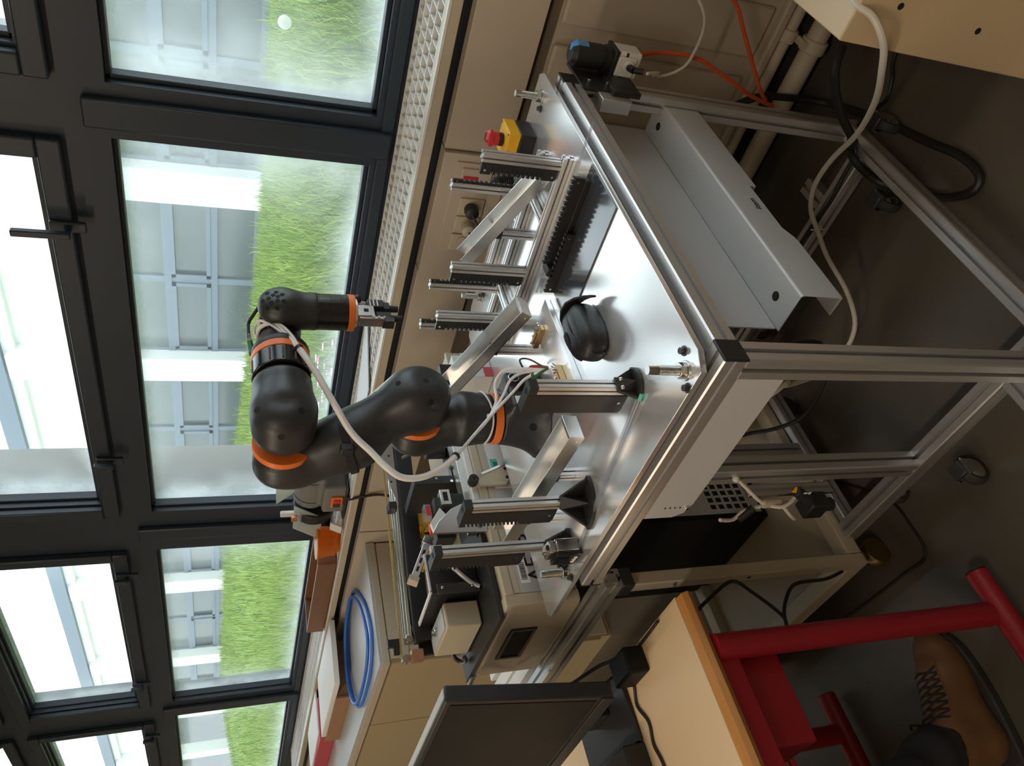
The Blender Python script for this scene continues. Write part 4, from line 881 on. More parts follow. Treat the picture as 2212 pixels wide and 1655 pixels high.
# head: silver column plate, sensor head, valve, pick-up arm
MB().prism([(-1.522,.945,1.008),(-1.522,1.025,1.008),(-1.522,1.028,1.057),(-1.522,1.014,1.089),(-1.522,.977,1.128),(-1.522,.948,1.145)],(-.008,0,0)).build('column_plate', X_['raw'], mc, .001)
for y in (.962,.992): MB().cyl((-1.523,y,1.024),(-1.5205,y,1.024),.006,n=16).build('column_screw', X_['dark'], mc)
MB().prism([(-1.545,.955,1.137),(-1.545,1.005,1.100),(-1.545,1.026,1.113),(-1.545,.983,1.143)],(.012,0,0)).build('white_plate', X_['white'], mc, .001)
B(-1.575,-1.546,.99,1.075,1.034,1.098).build('dark_gusset', X_['blackpl'], mc, .002); B(-1.565,-1.540,1.024,1.062,1.098,1.122).build('head_block', X_['blackpl'], mc, .002); hb_ = B(-1.555,-1.531,1.034,1.078,1.080,1.106).build('steel_block', X_['raw'], mc, .001); B(-1.5312,-1.5304,1.044,1.07,1.087,1.099).build('slot', X_['lit'], hb_)
B(-1.60,-1.575,1.028,1.066,1.122,1.140).build('sensor_head', X_['clear'], mc, .002); B(-1.5748,-1.5740,1.032,1.06,1.125,1.136).build('red_print', X_['redpl'], mc); B(-1.590,-1.576,.984,1.012,1.116,1.134).build('red_lever', X_['redpl'], mc, .002)
MB().prism([(-1.512,1.072,.932),(-1.512,1.116,.902),(-1.512,1.143,.902),(-1.512,1.105,.994),(-1.512,1.091,1.022),(-1.512,1.072,1.031)],(-.008,0,0)).build('beige_gusset', X_['beige2'], mc, .001); MB().prism([(-1.510,1.105,.990),(-1.510,1.143,.902),(-1.510,1.148,.905),(-1.510,1.110,.995)],(-.012,0,0)).build('gusset_edge', X_['raw'], mc)
MB().cyl((-1.515,1.082,1.022),(-1.492,1.082,1.022),.013,n=24).build('rubber_roller', X_['rubber'], mc, .002); MB().cyl((-1.4925,1.082,1.022),(-1.4915,1.082,1.022),.005,n=6).build('roller_socket', X_['lit'], mc)
for y, z in ((1.122,.925),(1.095,.925)): MB().cyl((-1.513,y,z),(-1.511,y,z),.0045,n=14).build('hole', X_['lit'], mc)
A0, A1 = Vector((-1.66,1.008,1.122)), Vector((-1.66,.905,1.174)); ad = (A1-A0).normalized(); an = Vector((0,-ad.z,ad.y)); an = an if an.z > 0 else -an
def abox(nm, l0, l1, x0, x1, h0, h1, m, par=None):
    P = [A0+ad*l0+an*h0, A0+ad*l1+an*h0, A0+ad*l1+an*h1, A0+ad*l0+an*h1]; return MB().prism([(x0,p.y,p.z) for p in P],(x1-x0,0,0)).build(nm, X_[m], par or mc, .001)
ar = abox('pickup_arm', 0, .115, -1.672, -1.652, -.009, .009, 'raw'); abox('yellow_strip', .0, .08, -1.672, -1.655, -.016, -.0095, 'yellow', ar); abox('arm_tip', .110, .124, -1.675, -1.648, -.013, .013, 'beige2', ar); abox('arm_head', -.012, .012, -1.676, -1.650, -.012, .013, 'steel', ar)
for k in range(3): abox('slot', .03+.025*k, .045+.025*k, -1.652, -1.6512, -.003, .003, 'lit', ar)
B(-1.655,-1.638,.945,.985,1.092,1.125).build('valve_body', X_['white'], mc, .002)
for y, z in ((.95,1.10),(.962,1.112),(.94,1.095)): MB().cyl((-1.638,y,z),(-1.626,y,z),.004,n=12).build('valve_fitting', X_['steel'], mc)
MB().tube([(-1.632,.925,1.112),(-1.620,.921,1.104),(-1.618,.905,1.082),(-1.620,.885,1.064),(-1.63,.868,1.04),(-1.632,.858,1.022)],.0055).build('grey_hose', X_['grey'], mc)
MB().cyl((-1.66,1.34,1.04),(-1.66,1.28,1.15),.004,n=10).build('bright_pin', X_['chrome'], mc); B(-1.70,-1.65,1.18,1.26,1.0215,1.032).build('floor_part', X_['white'], mc, .001); MB().cyl((-1.67,1.30,1.022),(-1.67,1.30,1.08),.016).build('motor', X_['dark'], mc, .002)
for y, z in ((1.141,1.05),(1.151,1.09)): MB().cyl((-1.586,y,z),(-1.583,y,z),.004,n=12).build('screw', X_['steel'], mc)
# operator console at the far end
cs = MB(); cy0, cy1 = 1.45, 1.55
cs.prism([(-1.600,cy1,1.145),(-1.785,cy1,1.262),(-1.79,cy1,1.245),(-1.79,cy1,1.10),(-1.600,cy1,1.10)],(0,cy0-cy1,0))
cso = cs.build('console', X_['white'], mc, .003)
B(-1.79,-1.598,cy0,cy1+.001,1.018,1.118).build('console_base', X_['blackpl'], mc, .002); B(-1.5978,-1.5970,1.46,1.512,1.085,1.112).build('teal_sticker', X_['teal'], mc)
cn = Vector((.117,0,.185)).normalized(); ce = Vector((-.185,0,.117)).normalized(); c0 = Vector((-1.600,0,1.145))
def cbox(nm, u0, u1, y0, y1, h0, h1, m, par=None, bv=.0006):
    P = [c0+ce*u0+cn*h0, c0+ce*u1+cn*h0, c0+ce*u1+cn*h1, c0+ce*u0+cn*h1]
    return MB().prism([(p.x,y0,p.z) for p in P],(0,y1-y0,0)).build(nm, X_[m], par or cso, bv)
dsp = cbox('display_bezel', .022,.068,1.452,1.54,.0002,.003,'cabtop'); cbox('lcd', .035,.057,1.458,1.515,.003,.0036,'paper',dsp); cbox('lcd_edge', .057,.060,1.456,1.517,.003,.004,'lit',dsp)
for u, y in ((.085,1.522),(.088,1.48),(.132,1.50)):
    k = cbox('key_frame', u,u+.024,y-.018,y+.018,.0002,.004,'screen',None,.002); cbox('key', u+.004,u+.020,y-.013,y+.013,.004,.0075,'cabtop',k,.002)
for k in range(3): cbox('print_line', .165,.168,1.47+.015*k,1.48+.015*k,.0002,.0006,'grey')
# yellow cable plug hanging on the wall side behind the gantry
yb = thing('yellow_cable_box', 'yellow box with yellow cable on a stand behind the gantry of the machine', 'box', (-1.83,1.16,MZ1))
B(-1.825,-1.79,1.14,1.205,1.058,1.128).build('box', X_['yellow'], yb, .002); MB().tube([(-1.79,1.14,1.11),(-1.785,1.125,1.12),(-1.782,1.11,1.105),(-1.785,1.10,1.075),(-1.79,1.12,1.07),(-1.782,1.135,1.085),(-1.78,1.10,1.10),(-1.782,1.085,1.08)],.005).build('cable', X_['yellow'], yb)
B(-1.835,-1.78,1.09,1.21,MZ1+.0005,1.0575).build('stand', X_['blackpl'], yb)
# white box with red side behind the chute
wb = thing('small_white_box', 'small white box with red side standing between the chute and the robot', 'box', (-1.44,1.44,ZP))
B(-1.475,-1.405,1.35,1.43,ZP+.0003,1.035).build('carton', X_['white'], wb, .002); B(-1.404,-1.403,1.352,1.385,ZP+.002,.955).build('red_side', X_['redpl'], wb); B(-1.46,-1.42,1.37,1.41,1.035,1.07).build('black_clip', X_['blackpl'], wb, .001); MB().cyl((-1.44,1.385,1.07),(-1.44,1.385,1.10),.0025,n=8).cyl((-1.44,1.385,1.098),(-1.44,1.385,1.103),.006,n=10).build('screw', X_['steel'], wb)
# ---------------------------------------------------------------- trolley under the machine
tr = thing('steel_trolley', 'beige steel trolley with bottom tray under the machine, a black computer on it', 'trolley', (-1.62,1.0,FZ))
TX0, TX1, TY0, TY1 = -2.10,-1.412,.712,1.30
def sq(nm, *a): return B(*a).build(nm, X_['beige2'], tr, .003)
for x, y in ((TX1-.032,TY0),(TX1-.032,TY1-.032),(TX0,TY0),(TX0,TY1-.032)): sq('post', x, x+.032, y, y+.032, .06, .815)
po = tr.children[0]
MB().tube([(TX1-.004,TY0-.0008,.632),(TX1-.009,TY0-.0008,.626),(TX1-.012,TY0-.0008,.634),(TX1-.018,TY0-.0008,.622),(TX1-.024,TY0-.0008,.624),(TX1-.022,TY0-.0008,.630)],.0008,n=5).build('pen_mark', X_['lit'], po)
MB().cyl((TX1-.016,TY0-.0003,.42),(TX1-.016,TY0+.0005,.42),.005,n=14).build('hole', X_['lit'], po)
sq('tray_rail', TX1-.045, TX1, TY0+.033, TY1-.033, .06, .105); sq('tray_rail', TX0, TX1-.033, TY0, TY0+.045, .06, .105); sq('tray_rail', TX0, TX1-.033, TY1-.045, TY1, .06, .105); sq('tray_rail', TX0,TX0+.045,TY0+.046,TY1-.046,.06,.105)
B(TX0+.046,TX1-.046,TY0+.046,TY1-.046,.068,.074).build('tray', X_['beige2'], tr)
for x in (TX0+.03,TX1-.04):
    for y in (TY0+.04,TY1-.04):
        c = MB().box(x-.014,x+.014,y-.014,y+.014,.035,.06).build('castor', X_['steel'], tr, .002); MB().lathe([(.0,-.012),(.036,-.012),(.038,-.006),(.038,.006),(.036,.012),(.0,.012)],(x+.02,y,FZ+.038),(1,0,0)).build('wheel', X_['brass'] if x > -1.6 and y < .8 else X_['rubber'], c)
# aluminium bars and white bars on top that carry the machine
for y in (.728,): MB().sweep_profile((-1.40,y,.796),(-2.35,y,.796),.044).build('top_bar', X_['alu'], tr, angle=25)
for y in (.79,.84,.90): B(-2.30,-1.93,y-.020,y+.020,.780,.818).build('white_bar', X_['white'], tr, .001)
MB().sweep_profile((-1.40,1.278,.796),(-2.35,1.278,.796),.044).build('top_bar', X_['alu'], tr, angle=25)
B(-1.445,-1.398,.705,.75,.745,.775).build('corner_bracket', X_['dark'], tr, .002)
def pc(label, x0, x1, y0, y1, z0, z1, back):
    t = thing('computer_tower', label, 'computer', ((x0+x1)/2,(y0+y1)/2,z0)); B(x0,x1,y0,y1,z0,z1).build('case', X_['screen'], t, .004)
    if back:
        b = B(x1-.001,x1+.003,y0+.015,y1-.015,z0+.02,z1-.02).build('rear_plate', X_['grey'], t)
        for k in range(6):
            for j in range(5): B(x1+.003,x1+.0036,y0+.03+k*.024,y0+.045+k*.024,z0+.06+j*.028,z0+.078+j*.028).build('vent', X_['lit'], b)
        for k in range(3): B(x1+.003,x1+.006,y0+.03+k*.05,y0+.06+k*.05,z1-.08,z1-.05).build('port', X_['blackpl'], b)
pc('black computer tower on the trolley tray, its grey perforated rear facing the table', -2.09,-1.637,1.01,1.225,.0745,.60,True)
t = thing('pneumatic_valve', 'small pneumatic unit with white hoses and black regulator below the table edge', 'valve', (-1.16,.77,.5))
B(-1.150,-1.142,.755,.784,.33,.56).build('mounting_plate', X_['steel'], t, .001)
B(-1.185,-1.135,.715,.755,.365,.415).build('regulator', X_['blackpl'], t, .004); MB().cyl((-1.14,.735,.415),(-1.125,.75,.45),.013).build('gauge', X_['blackpl'], t, .001); MB().cyl((-1.16,.735,.365),(-1.16,.735,.34),.016,n=8).build('regulator_bowl', X_['blackpl'], t, .002)
for k in range(2):
    for j in range(2): B(-1.128+.008*j,-1.122+.008*j,.7375,.738,.422+.011*k,.430+.011*k).build('mark', X_['paper'], t)
MB().cyl((-1.16,.745,.52),(-1.16,.745,.475),.010).build('valve_block', X_['beige2'], t, .001); MB().cyl((-1.16,.742,.475),(-1.16,.742,.455),.007).build('valve_tip', X_['clear'], t)
for pts in ([(-1.12,.78,.585),(-1.135,.765,.56),(-1.15,.75,.535),(-1.16,.745,.515)],[(-1.16,.74,.505),(-1.15,.728,.485),(-1.14,.735,.46),(-1.13,.75,.445)],[(-1.19,.73,.62),(-1.20,.735,.58),(-1.185,.745,.555),(-1.17,.745,.52)],[(-1.15,.728,.48),(-1.165,.715,.46),(-1.18,.715,.44)]): MB().tube(pts,.0042).build('hose', X_['wcable'], t)
MB().sphere((-1.118,.783,.592),.008,10,8).build('hose_ball', X_['wcable'], t); MB().cyl((-1.20,.735,.565),(-1.175,.745,.535),.009).build('black_coupling', X_['blackpl'], t); MB().cyl((-1.132,.748,.45),(-1.126,.755,.44),.008).build('yellow_ring', X_['yellow'], t)
# ---------------------------------------------------------------- things on the window sill
SZ = 1.1195
tag(MB().prism([(-2.36,2.03,SZ+.0005),(-1.87,2.155,SZ+.0005),(-2.05,1.90,SZ+.0005),(-2.42,1.90,SZ+.0005)],(0,0,.004)).build('grey_sheet', X_['cabtop']), 'thin pale grey board lying on the window grille behind the machine', 'board')
gd_ = thing('bench_grinder', 'grey bench grinder with plastic eye shields on the window sill', 'grinder', (-2.85,2.02,SZ))
def f_gr(P):
    a = sd_cyl(P, (-2.68,2.05,1.255), (-2.93,2.05,1.255), .075, .03); q = np.abs(P-np.array((-2.80,2.03,1.16)))-np.array((.075,.085,.045)); b = np.linalg.norm(np.maximum(q,0),axis=-1)-.012; return smin(a,b,.03)
sdf(f_gr, (-2.96,1.90,1.10), (-2.64,2.15,1.35), .006).build('motor_housing', X_['grindgrey'], gd_, angle=60)
B(-2.91,-2.69,1.91,2.14,SZ+.0003,1.128).build('foot_plate', X_['dark'], gd_, .003)
for x in (-2.735,-2.87): MB().lathe([(.0755,-.002),(.0775,0),(.0755,.002)], (x,2.05,1.255),(1,0,0),40).build('seam', X_['lit'], gd_)
MB().cyl((-2.945,2.04,1.235),(-3.005,2.04,1.235),.092,n=40).build('wheel_guard', X_['blackpl'], gd_, .006); MB().cyl((-2.66,2.04,1.235),(-2.61,2.04,1.235),.092,n=40).build('wheel_guard', X_['blackpl'], gd_, .006)
MB().cyl((-3.005,2.04,1.235),(-3.012,2.04,1.235),.03,n=24).build('wheel_nut', X_['dark'], gd_, .002)
sw = B(-2.835,-2.765,1.922,1.934,1.135,1.185).build('switch_plate', X_['orangepl'], gd_, .004); B(-2.80,-2.776,1.916,1.924,1.145,1.175).build('stop_key', X_['redpl'], sw, .002); B(-2.826,-2.803,1.916,1.924,1.145,1.175).build('start_key', X_['dark'], sw, .002)
MB().prism([(-2.925,2.015,1.402),(-2.715,2.02,1.412),(-2.690,1.985,1.331),(-2.80,1.985,1.335)],(0,.004,0)).build('eye_shield', X_['shield'], gd_)
MB().prism([(-2.887,1.975,1.330),(-2.955,1.955,1.206),(-3.133,1.955,1.203),(-3.062,1.975,1.325)],(0,.004,0)).build('eye_shield', X_['shield'], gd_, .001)
MB().box(-2.955,-2.93,1.965,1.985,1.30,1.385).build('shield_bracket', X_['white'], gd_, .004); MB().box(-2.965,-2.935,1.945,1.968,1.315,1.340).build('shield_clamp', X_['copper'], gd_, .002); MB().cyl((-2.735,1.97,1.335),(-2.735,1.985,1.335),.012).build('clamp_knob', X_['dark'], gd_)
MB().prism([(-2.93,1.88,1.128),(-2.93,1.905,1.175),(-2.93,1.915,1.175),(-2.93,1.895,1.128)],(-.05,0,0)).build('tool_rest', X_['white'], gd_, .002)
cu = thing('orange_cup', 'translucent orange plastic cup on the window sill', 'cup', (-3.125,1.935,SZ))
MB().lathe([(.050,0),(.056,.012),(.066,.018),(.066,.040),(.069,.046),(.076,.098),(.0745,.098),(.067,.047),(.064,.041),(.064,.019),(.05,.013),(.0,.004)], (-3.125,1.935,SZ), n=36).build('wall', X_['cup'], cu); MB().lathe([(.0755,.094),(.079,.096),(.079,.102),(.0745,.102)], (-3.125,1.935,SZ), n=36).build('rim', X_['cup'], cu)
wx = thing('wooden_box', 'open brown wooden box standing on the window sill', 'box', (-3.55,1.98,SZ))
wx0, wx1, wy0, wy1, wz1 = -3.93,-3.245,1.885,2.09,1.205
B(wx0,wx1,wy0,wy1,SZ+.0003,SZ+.008).build('bottom', X_['wood'], wx); B(wx0,wx1,wy0,wy0+.012,SZ+.008,wz1).build('side', X_['wood'], wx); B(wx0,wx1,wy1-.012,wy1,SZ+.008,wz1).build('side', X_['wood'], wx); B(wx1-.012,wx1,wy0+.0125,wy1-.0125,SZ+.008,wz1-.001).build('end', X_['wood'], wx); B(wx0,wx0+.012,wy0+.0125,wy1-.0125,SZ+.008,wz1-.001).build('end', X_['wood'], wx)
tag(MB().tube([(-2.76,1.93,1.122),(-2.70,1.87,1.12),(-2.66,1.850,1.09),(-2.64,1.845,1.0),(-2.63,1.80,.9)],.006).build('mains_cord', X_['cable']), 'black mains cord of the bench grinder hanging over the sill edge', 'cord')
# ---------------------------------------------------------------- cabinet under the window and what lies on it
cb = thing('low_cabinet', 'beige low cabinet with grey top under the window, left', 'cabinet', (-3.9,1.57,FZ))
CX1, CY0, CZ1 = -3.03, 1.285, 1.016
B(-5.4,CX1,CY0,1.855,.975,CZ1-.012).build('top_board', X_['beige'], cb, .001); B(-5.4,CX1-.002,CY0+.002,1.855,CZ1-.012,CZ1).build('top', X_['cabtop'], cb)
B(-5.38,CX1-.006,CY0+.012,1.85,FZ,.972).build('carcass', X_['cabinet'], cb)
B(CX1-.0058,CX1+.001,CY0+.02,1.85,.80,.968).build('side_panel', X_['beige'], cb, .001); B(CX1-.0058,CX1+.001,CY0+.02,1.85,FZ+.02,.795).build('side_panel', X_['beige'], cb, .001)
for x0, x1 in ((-3.70,CX1-.01),(-4.40,-3.705),(-5.1,-4.405)): B(x0+.004,x1,CY0,CY0+.0115,FZ+.06,.965).build('door', X_['cabinet'], cb, .001)
tag(MB().tube([(-3.40,1.82,CZ1+.006),(-3.20,1.66,CZ1+.008),(-3.10,1.50,CZ1+.008),(-3.12,1.40,CZ1+.008),(-3.25,1.33,CZ1+.009),(-3.50,1.315,CZ1+.012),(-3.68,1.39,CZ1+.012),(-3.79,1.56,CZ1+.012),(-3.72,1.75,CZ1+.012),(-3.52,1.83,CZ1+.010)],.0075,n=8,closed=True).tube([(-3.42,1.80,CZ1+.02),(-3.23,1.66,CZ1+.022),(-3.13,1.50,CZ1+.022),(-3.14,1.41,CZ1+.022),(-3.27,1.345,CZ1+.024),(-3.50,1.33,CZ1+.027),(-3.67,1.40,CZ1+.027),(-3.77,1.57,CZ1+.027),(-3.70,1.74,CZ1+.027),(-3.53,1.81,CZ1+.024)],.0075,n=8,closed=True).build('cable_coil', X_['blue']), 'blue network cable coiled on the grey cabinet top', 'cable')
bx = thing('document_box', 'flat brown cardboard box under a stack of white paper on the cabinet', 'box', (-4.2,1.6,CZ1))
B(-4.45,-3.88,1.50,1.80,CZ1+.0005,1.085).build('carton', X_['card'], bx, .003); B(-4.45,-3.87,1.495,1.505,CZ1+.001,1.09).build('flap', X_['card'], bx, .001)
tag(B(-4.42,-3.72,1.51,1.84,1.0855,1.112).build('paper_sheaf', X_['paper'], None, .002), 'thick sheaf of glossy white paper on the cardboard box', 'paper')
tag(B(-5.1,-4.60,1.56,1.80,CZ1+.0005,1.10).build('red_binder', mat('red_card', (.50,.06,.08), .5), None, .003), 'red binder at the left end of the cabinet top', 'binder')
tag(MB().box(-5.2,-4.62,1.58,1.84,1.1005,1.108,rotm((-4.9,1.7,1.10),'Z',4)).build('loose_papers', X_['paper'], None), 'loose white papers lying on the red binder', 'paper')
# ================================================================ desk in front, monitor, red frame
dk = thing('desk', 'beige laminate desk with wooden edge on a red tubular steel frame, lower left', 'desk', (-1.8,.2,FZ))
DX1, DY1, DZ = -1.282, .607, .74
B(-3.4,DX1,-.9,DY1,DZ-.026,DZ).build('desk_top', X_['desk'], dk, .001)
MB().prism([(DX1+.0005,-.9,DZ),(DX1+.026,-.9,DZ-.002),(DX1+.034,-.9,DZ-.013),(DX1+.026,-.9,DZ-.026),(DX1+.0005,-.9,DZ-.027)],(0,DY1+.9,0)).build('wood_edge', X_['edge'], dk, .001)
B(-3.4,DX1,DY1+.0005,DY1+.004,DZ-.026,DZ-.001).build('back_edge', X_['desk'], dk)
RR = .026
MB().cyl((-1.262,.490,DZ-.028),(-1.222,.468,.03),RR,n=24).build('leg', X_['red'], dk)
MB().cyl((-1.205,.560,.004),(-1.215,-.25,.004),RR,n=24).build('foot', X_['red'], dk, .003); MB().cyl((-1.2049,.563,.004),(-1.2049,.5605,.004),RR*.9,n=24).build('foot_plug', X_['blackpl'], dk)
MB().cyl((-1.855,.44,DZ-.028),(-1.855,.44,.03),RR,n=24).build('leg', X_['red'], dk); MB().cyl((-1.855,.545,.004),(-1.855,-.25,.004),RR,n=24).build('foot', X_['red'], dk, .003)
B(-1.42,-1.285,.30,.52,.56,DZ-.028).build('corner_gusset', X_['red'], dk, .002); B(-3.3,-1.30,.42,.46,DZ-.075,DZ-.028).build('apron', X_['red'], dk, .003)
MB().tube([(-1.40,.395,.63),(-1.395,.36,.575),(-1.40,.29,.55),(-1.41,.245,.565),(-1.42,.235,.62)],.008).build('hook', X_['redpl'], dk)
B(-1.30,-1.262,-.85,.49,DZ-.075,DZ-.028).build('apron', X_['red'], dk, .003)
# monitor
mo = thing('monitor', 'black flat monitor on the desk, its screen turned to the left front', 'monitor', (-1.8,.52,DZ))
xm = rotm((-1.5,.50,.84),'X',-6) @ rotm((-1.45,.50,1.0),'Z',1.5)
MB().box(-2.05,-1.468,.495,.530,.846,1.203,xm).build('housing', X_['blackpl'], mo, .004)
MB().box(-2.03,-1.482,.4935,.495,.880,1.190,xm).build('screen', X_['screen'], mo); MB().box(-2.05,-1.468,.491,.4952,.846,.872,xm).build('lower_bezel', X_['blackpl'], mo, .001)
MB().box(-2.05,-1.470,.505,.524,1.203,1.2055,xm).build('top_strip', X_['cabtop'], mo)
B(-1.80,-1.70,.535,.575,DZ+.012,1.0).build('stand', X_['blackpl'], mo, .004); B(-1.90,-1.60,.44,.60,DZ+.0005,DZ+.012).build('stand_foot', X_['blackpl'], mo, .004)
t = tag(MB().prism([(-1.47,.54,DZ+.0005),(-1.56,.54,DZ+.0005),(-1.56,.60,DZ+.0005),(-1.47,.60,DZ+.0005)],(0,0,.05)).build('dark_block', X_['screen'], None, .006), 'dark block behind the monitor at the desk corner', 'block')
bkx = thing('black_case', 'black case with yellow handwritten sticker under the monitor', 'case', (-1.72,.40,DZ))
B(-1.95,-1.60,.33,.437,DZ+.0005,DZ+.055).build('body', X_['blackpl'], bkx, .004)
ys = MB().prism([(-1.665,.345,DZ+.0555),(-1.625,.35,DZ+.0555),(-1.625,.378,DZ+.0555),(-1.672,.385,DZ+.0555)],(0,0,.0004)).build('sticker', X_['yellow'], bkx)
MB().tube([(-1.660,.36,DZ+.0562),(-1.655,.368,DZ+.0562),(-1.650,.358,DZ+.0562),(-1.645,.368,DZ+.0562),(-1.640,.36,DZ+.0562),(-1.635,.366,DZ+.0562)],.0007,n=4).build('handwriting', X_['red'], ys)
# ---------------------------------------------------------------- foot of the person at the desk
pn = thing('person', 'foot of a person in brown laced leather boot and black trousers under the desk', 'person', (-1.42,.36,FZ))
def boot_w(t):                               # outline half width along the sole, heel 0 .. toe 1
    return .042+.018*math.sin(min(1,t*1.05)*math.pi*.62+.15)-.024*max(0,(t-.72)/.28)**2*1.3
BX, BY0, BL = -1.442, .205, .325
so_ = MB(); pts = []
for k in range(15):
    t = k/14; pts.append((t, boot_w(t)))
out = [(BX+w_*1.0+.010*math.sin(t*3), BY0+t*BL) for t, w_ in pts]+[(BX-w_+.010*math.sin(t*3), BY0+t*BL) for t, w_ in pts[::-1]]
so_.prism([(x,y,FZ+.0005) for x, y in out],(0,0,.024)).build('boot_sole', X_['rubber'], pn, .004)
def f_boot(P):
    z0 = FZ+.022
    a = sd_ell(P, (BX+.008,BY0+.235,z0+.022), (.055,.088,.050)); b = sd_capsule(P, (BX+.004,BY0+.07,z0+.03), (BX+.006,BY0+.20,z0+.036), .049, .050)
    c = sd_capsule(P, (BX,BY0+.066,z0+.05), (BX-.012,BY0+.060,z0+.140), .052, .058); d = sd_capsule(P, (BX+.0,BY0+.10,z0+.105), (BX+.006,BY0+.21,z0+.050), .046, .042)
    return np.maximum(smin(smin(smin(a,b,.03),d,.03),c,.03), z0-P[...,2])
bo = sdf(f_boot, (-1.53,.13,FZ), (-1.36,.56,.19), .004).build('boot', X_['leather'], pn, angle=70)
from mathutils.bvhtree import BVHTree
bt_ = BVHTree.FromPolygons([v_.co+bo.location+pn.location for v_ in bo.data.vertices], [p.vertices[:] for p in bo.data.polygons])
def topz(x, y):
    h = bt_.ray_cast(Vector((x,y,1)), Vector((0,0,-1))); return h[0].z+.0012 if h[0] else FZ+.08
for k in range(7):
    y = BY0+.125+k*.016
    for dy in ((.010,-.006),(-.008,.008)):
        MB().tube([(BX+q*.042, y+dy[0]*(1-abs(q))+dy[1]*q, topz(BX+q*.042, y+dy[0]*(1-abs(q))+dy[1]*q)) for q in (-1,-.6,-.2,.2,.6,1)],.0026,n=6,sub=3).build('lace', X_['cloth'], pn)
for sx_ in (-.044,.044): MB().tube([(BX+sx_, BY0+.12+t*.02, topz(BX+sx_, BY0+.12+t*.02)) for t in range(7)],.002,n=6,sub=2).build('eyelet_edge', X_['leather'], pn)
MB().tube([(BX-.01,BY0+.125,FZ+.185),(BX-.04,BY0+.135,FZ+.18),(BX-.058,BY0+.13,FZ+.165)],.0026,n=6).build('lace_end', X_['cloth'], pn)
def f_leg(P):
    a = sd_capsule(P, (BX-.012,BY0+.058,.130), (BX-.075,BY0-.10,.42), .068, .080); n = .004*np.sin(P[...,2]*90+P[...,0]*30)
    return np.maximum(a+n, -P[...,2]+.118-.25*(P[...,1]-BY0-.058))
sdf(f_leg, (-1.62,-.02,.06), (-1.32,.36,.52), .006).build('trouser_leg', X_['cloth'], pn, angle=70)
# ---------------------------------------------------------------- big beige metal box, lower right of the table
bb = thing('beige_metal_box', 'big beige metal case with round holes, at the right edge beside the table', 'box', (-.05,1.45,FZ))
B(-.348,.45,1.150,1.80,FZ+.0005,.617).build('case', X_['boxbeige'], bb, .003)
def hole(p, d, r): d = Vector(d); p = Vector(p); MB().cyl(p-d*.001, p+d*.0006, r, n=20).build('hole', X_['lit'], bb)
for x, y in ((-.322,1.295),(-.308,1.262)): hole((x,y,.617),(0,0,1),.011)
for x, z in ((-.275,.535),(-.285,.345)): hole((x,1.150,z),(0,-1,0),.006)
# ---------------------------------------------------------------- cables
def cord(nm, label, pts, r, m, sub=5): return tag(MB().tube(pts, r, n=9, sub=sub).build(nm, X_[m]), label, 'cable')
cord('white_cable', 'white cable hanging from the beige case to the rail under the table', [(-.27,1.19,.622),(-.288,1.160,.618),(-.2965,1.138,.589),(-.326,1.12,.556),(-.378,1.145,.501),(-.465,1.219,.400),(-.582,1.324,.292),(-.70,1.429,.215),(-.80,1.478,.171),(-.87,1.474,.140),(-.915,1.445,.105),(-.960,1.39,.075),(-1.0,1.30,.04),(-1.054,1.227,.02),(-1.124,1.192,.03),(-1.18,1.16,.10),(-1.12,1.06,.30),(-1.0,.957,.433),(-1.0,.911,.515),(-1.02,.90,.60)], .0065, 'wcable')
MB_t = MB().tube([(-.925,1.462,.112),(-.905,1.44,.09),(-.895,1.425,.12),(-.88,1.41,.14)],.002,n=5); tag(MB_t.build('cable_tie', X_['white']), 'loose white cable tie round the white cable at the rail', 'tie')
cord('thick_cable', 'thick black cable lying in a long loop on the floor right of the table', [(-.45,1.457,.34),(-.50,1.426,.346),(-.58,1.43,.272),(-.655,1.448,.165),(-.700,1.512,.102),(-.716,1.468,.102),(-.747,1.437,.02),(-.707,1.319,-.028),(-.645,1.236,-.028),(-.60,1.236,-.028),(-.592,1.311,-.028),(-.62,1.433,-.028),(-.655,1.60,-.026),(-.705,1.77,-.02),(-.722,1.82,.03),(-.731,1.83,.12),(-.745,1.838,.19),(-.79,1.85,.25)], .0105, 'cable')
cord('thin_cable', 'thin black cable from under the beige case along the rail', [(-.36,1.70,-.034),(-.512,1.690,-.034),(-.564,1.651,-.034),(-.612,1.629,-.034),(-.645,1.60,.02),(-.69,1.535,.098),(-.70,1.49,.098),(-.774,1.482,.096),(-.837,1.472,.096),(-.926,1.480,.096),(-1.0,1.482,.096),(-1.3,1.492,.096)], .0055, 'cable')
cord('orange_air_hose', 'orange air hose curving from the white sensor down to the pipes', [(-.648,1.652,.72),(-.648,1.70,.69),(-.642,1.75,.603),(-.637,1.75,.497),(-.668,1.75,.397),(-.708,1.75,.286),(-.732,1.76,.19)], .0055, 'ocable')
cord('orange_air_hose', 'straight orange hose coming from the upper right to the pipe collar', [(.12,1.857,.93),(-.06,1.845,.90),(-.22,1.84,.83),(-.34,1.84,.72),(-.44,1.81,.55),(-.502,1.8,.425),(-.582,1.8,.346),(-.704,1.8,.23),(-.735,1.80,.19)], .0055, 'ocable')
cord('sensor_cable', 'thin grey cable looping from the white sensor to the upper right', [(-.622,1.560,.715),(-.632,1.60,.665),(-.665,1.66,.64),(-.680,1.70,.60),(-.66,1.70,.56),(-.627,1.7,.537),(-.547,1.7,.537),(-.49,1.7,.579),(-.42,1.74,.68),(-.30,1.80,.82),(-.10,1.84,.90),(.10,1.857,.88)], .0038, 'wcable')
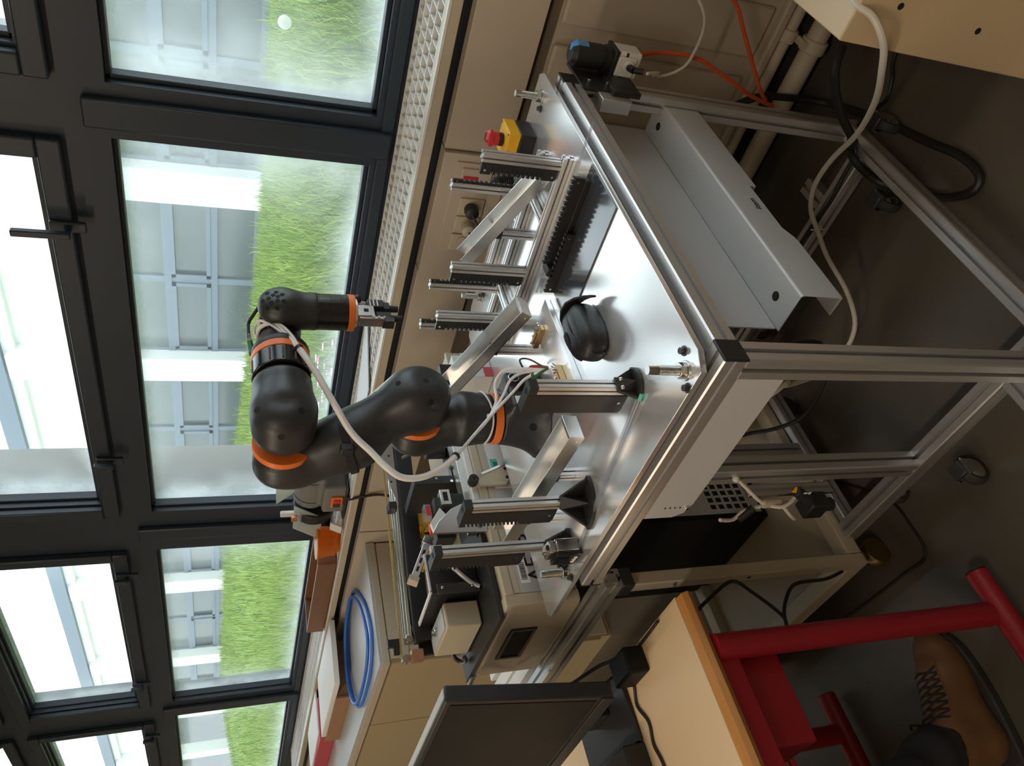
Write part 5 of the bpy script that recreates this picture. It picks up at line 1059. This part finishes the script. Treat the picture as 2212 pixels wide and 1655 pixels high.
cord('under_cable', 'black cable sagging behind the front table leg', [(-.80,.90,.60),(-.98,1.05,.42),(-1.05,1.144,.194),(-1.1,1.094,.17),(-1.15,1.06,.18),(-1.2,1.026,.22),(-1.27,1.045,.25),(-1.38,1.10,.30),(-1.50,1.08,.36)], .0055, 'cable')
cord('hanging_cable', 'black cable bent over the trolley post, dropping behind the desk corner', [(-1.36,.612,.645),(-1.375,.64,.60),(-1.395,.690,.50),(-1.38,.65,.47),(-1.36,.579,.438),(-1.355,.54,.44),(-1.36,.50,.36)], .0042, 'cable')
cord('hanging_cable', 'black cable from the trolley tray corner down behind the desk', [(-1.40,.69,.17),(-1.38,.665,.25),(-1.36,.651,.36),(-1.355,.611,.414),(-1.355,.568,.44),(-1.36,.535,.43),(-1.37,.50,.34)], .0042, 'cable')
cord('floor_cable', 'thin black cable snaking over the floor round the front castor', [(-1.475,1.02,-.036),(-1.335,.86,-.036),(-1.315,.745,-.036),(-1.33,.675,-.036),(-1.42,.675,-.036),(-1.58,.68,-.036),(-1.72,.69,-.036)], .0035, 'cable')
cord('desk_cable', 'thin black cable lying across the beige desk top', [(-1.540,.600,DZ+.004),(-1.555,.58,DZ+.004),(-1.558,.545,DZ+.004),(-1.575,.505,DZ+.004),(-1.549,.46,DZ+.004),(-1.56,.417,DZ+.004),(-1.548,.375,DZ+.004),(-1.545,.30,DZ+.004)], .0034, 'cable')
cord('edge_cable', 'black cable along the back edge of the desk to the monitor', [(-1.366,.601,DZ+.006),(-1.45,.598,DZ+.006),(-1.52,.598,DZ+.006),(-1.575,.582,DZ+.03),(-1.62,.565,DZ+.06),(-1.66,.55,DZ+.05)], .0036, 'cable')
cord('rear_cable', 'black cable hanging in an arc behind the desk edge', [(-1.89,.66,.833),(-1.82,.66,.778),(-1.70,.65,.747),(-1.62,.63,.745),(-1.545,.615,DZ+.01)], .0045, 'cable')
cord('grey_cable', 'thick grey cable arching from the machine to the monitor', [(-1.88,.742,1.0),(-1.885,.715,1.02),(-1.893,.700,1.012),(-1.925,.695,.985),(-1.935,.69,.955),(-1.885,.69,.925),(-1.88,.68,.888),(-1.90,.63,.85),(-1.85,.56,.88),(-1.80,.545,.90)], .0060, 'grey')
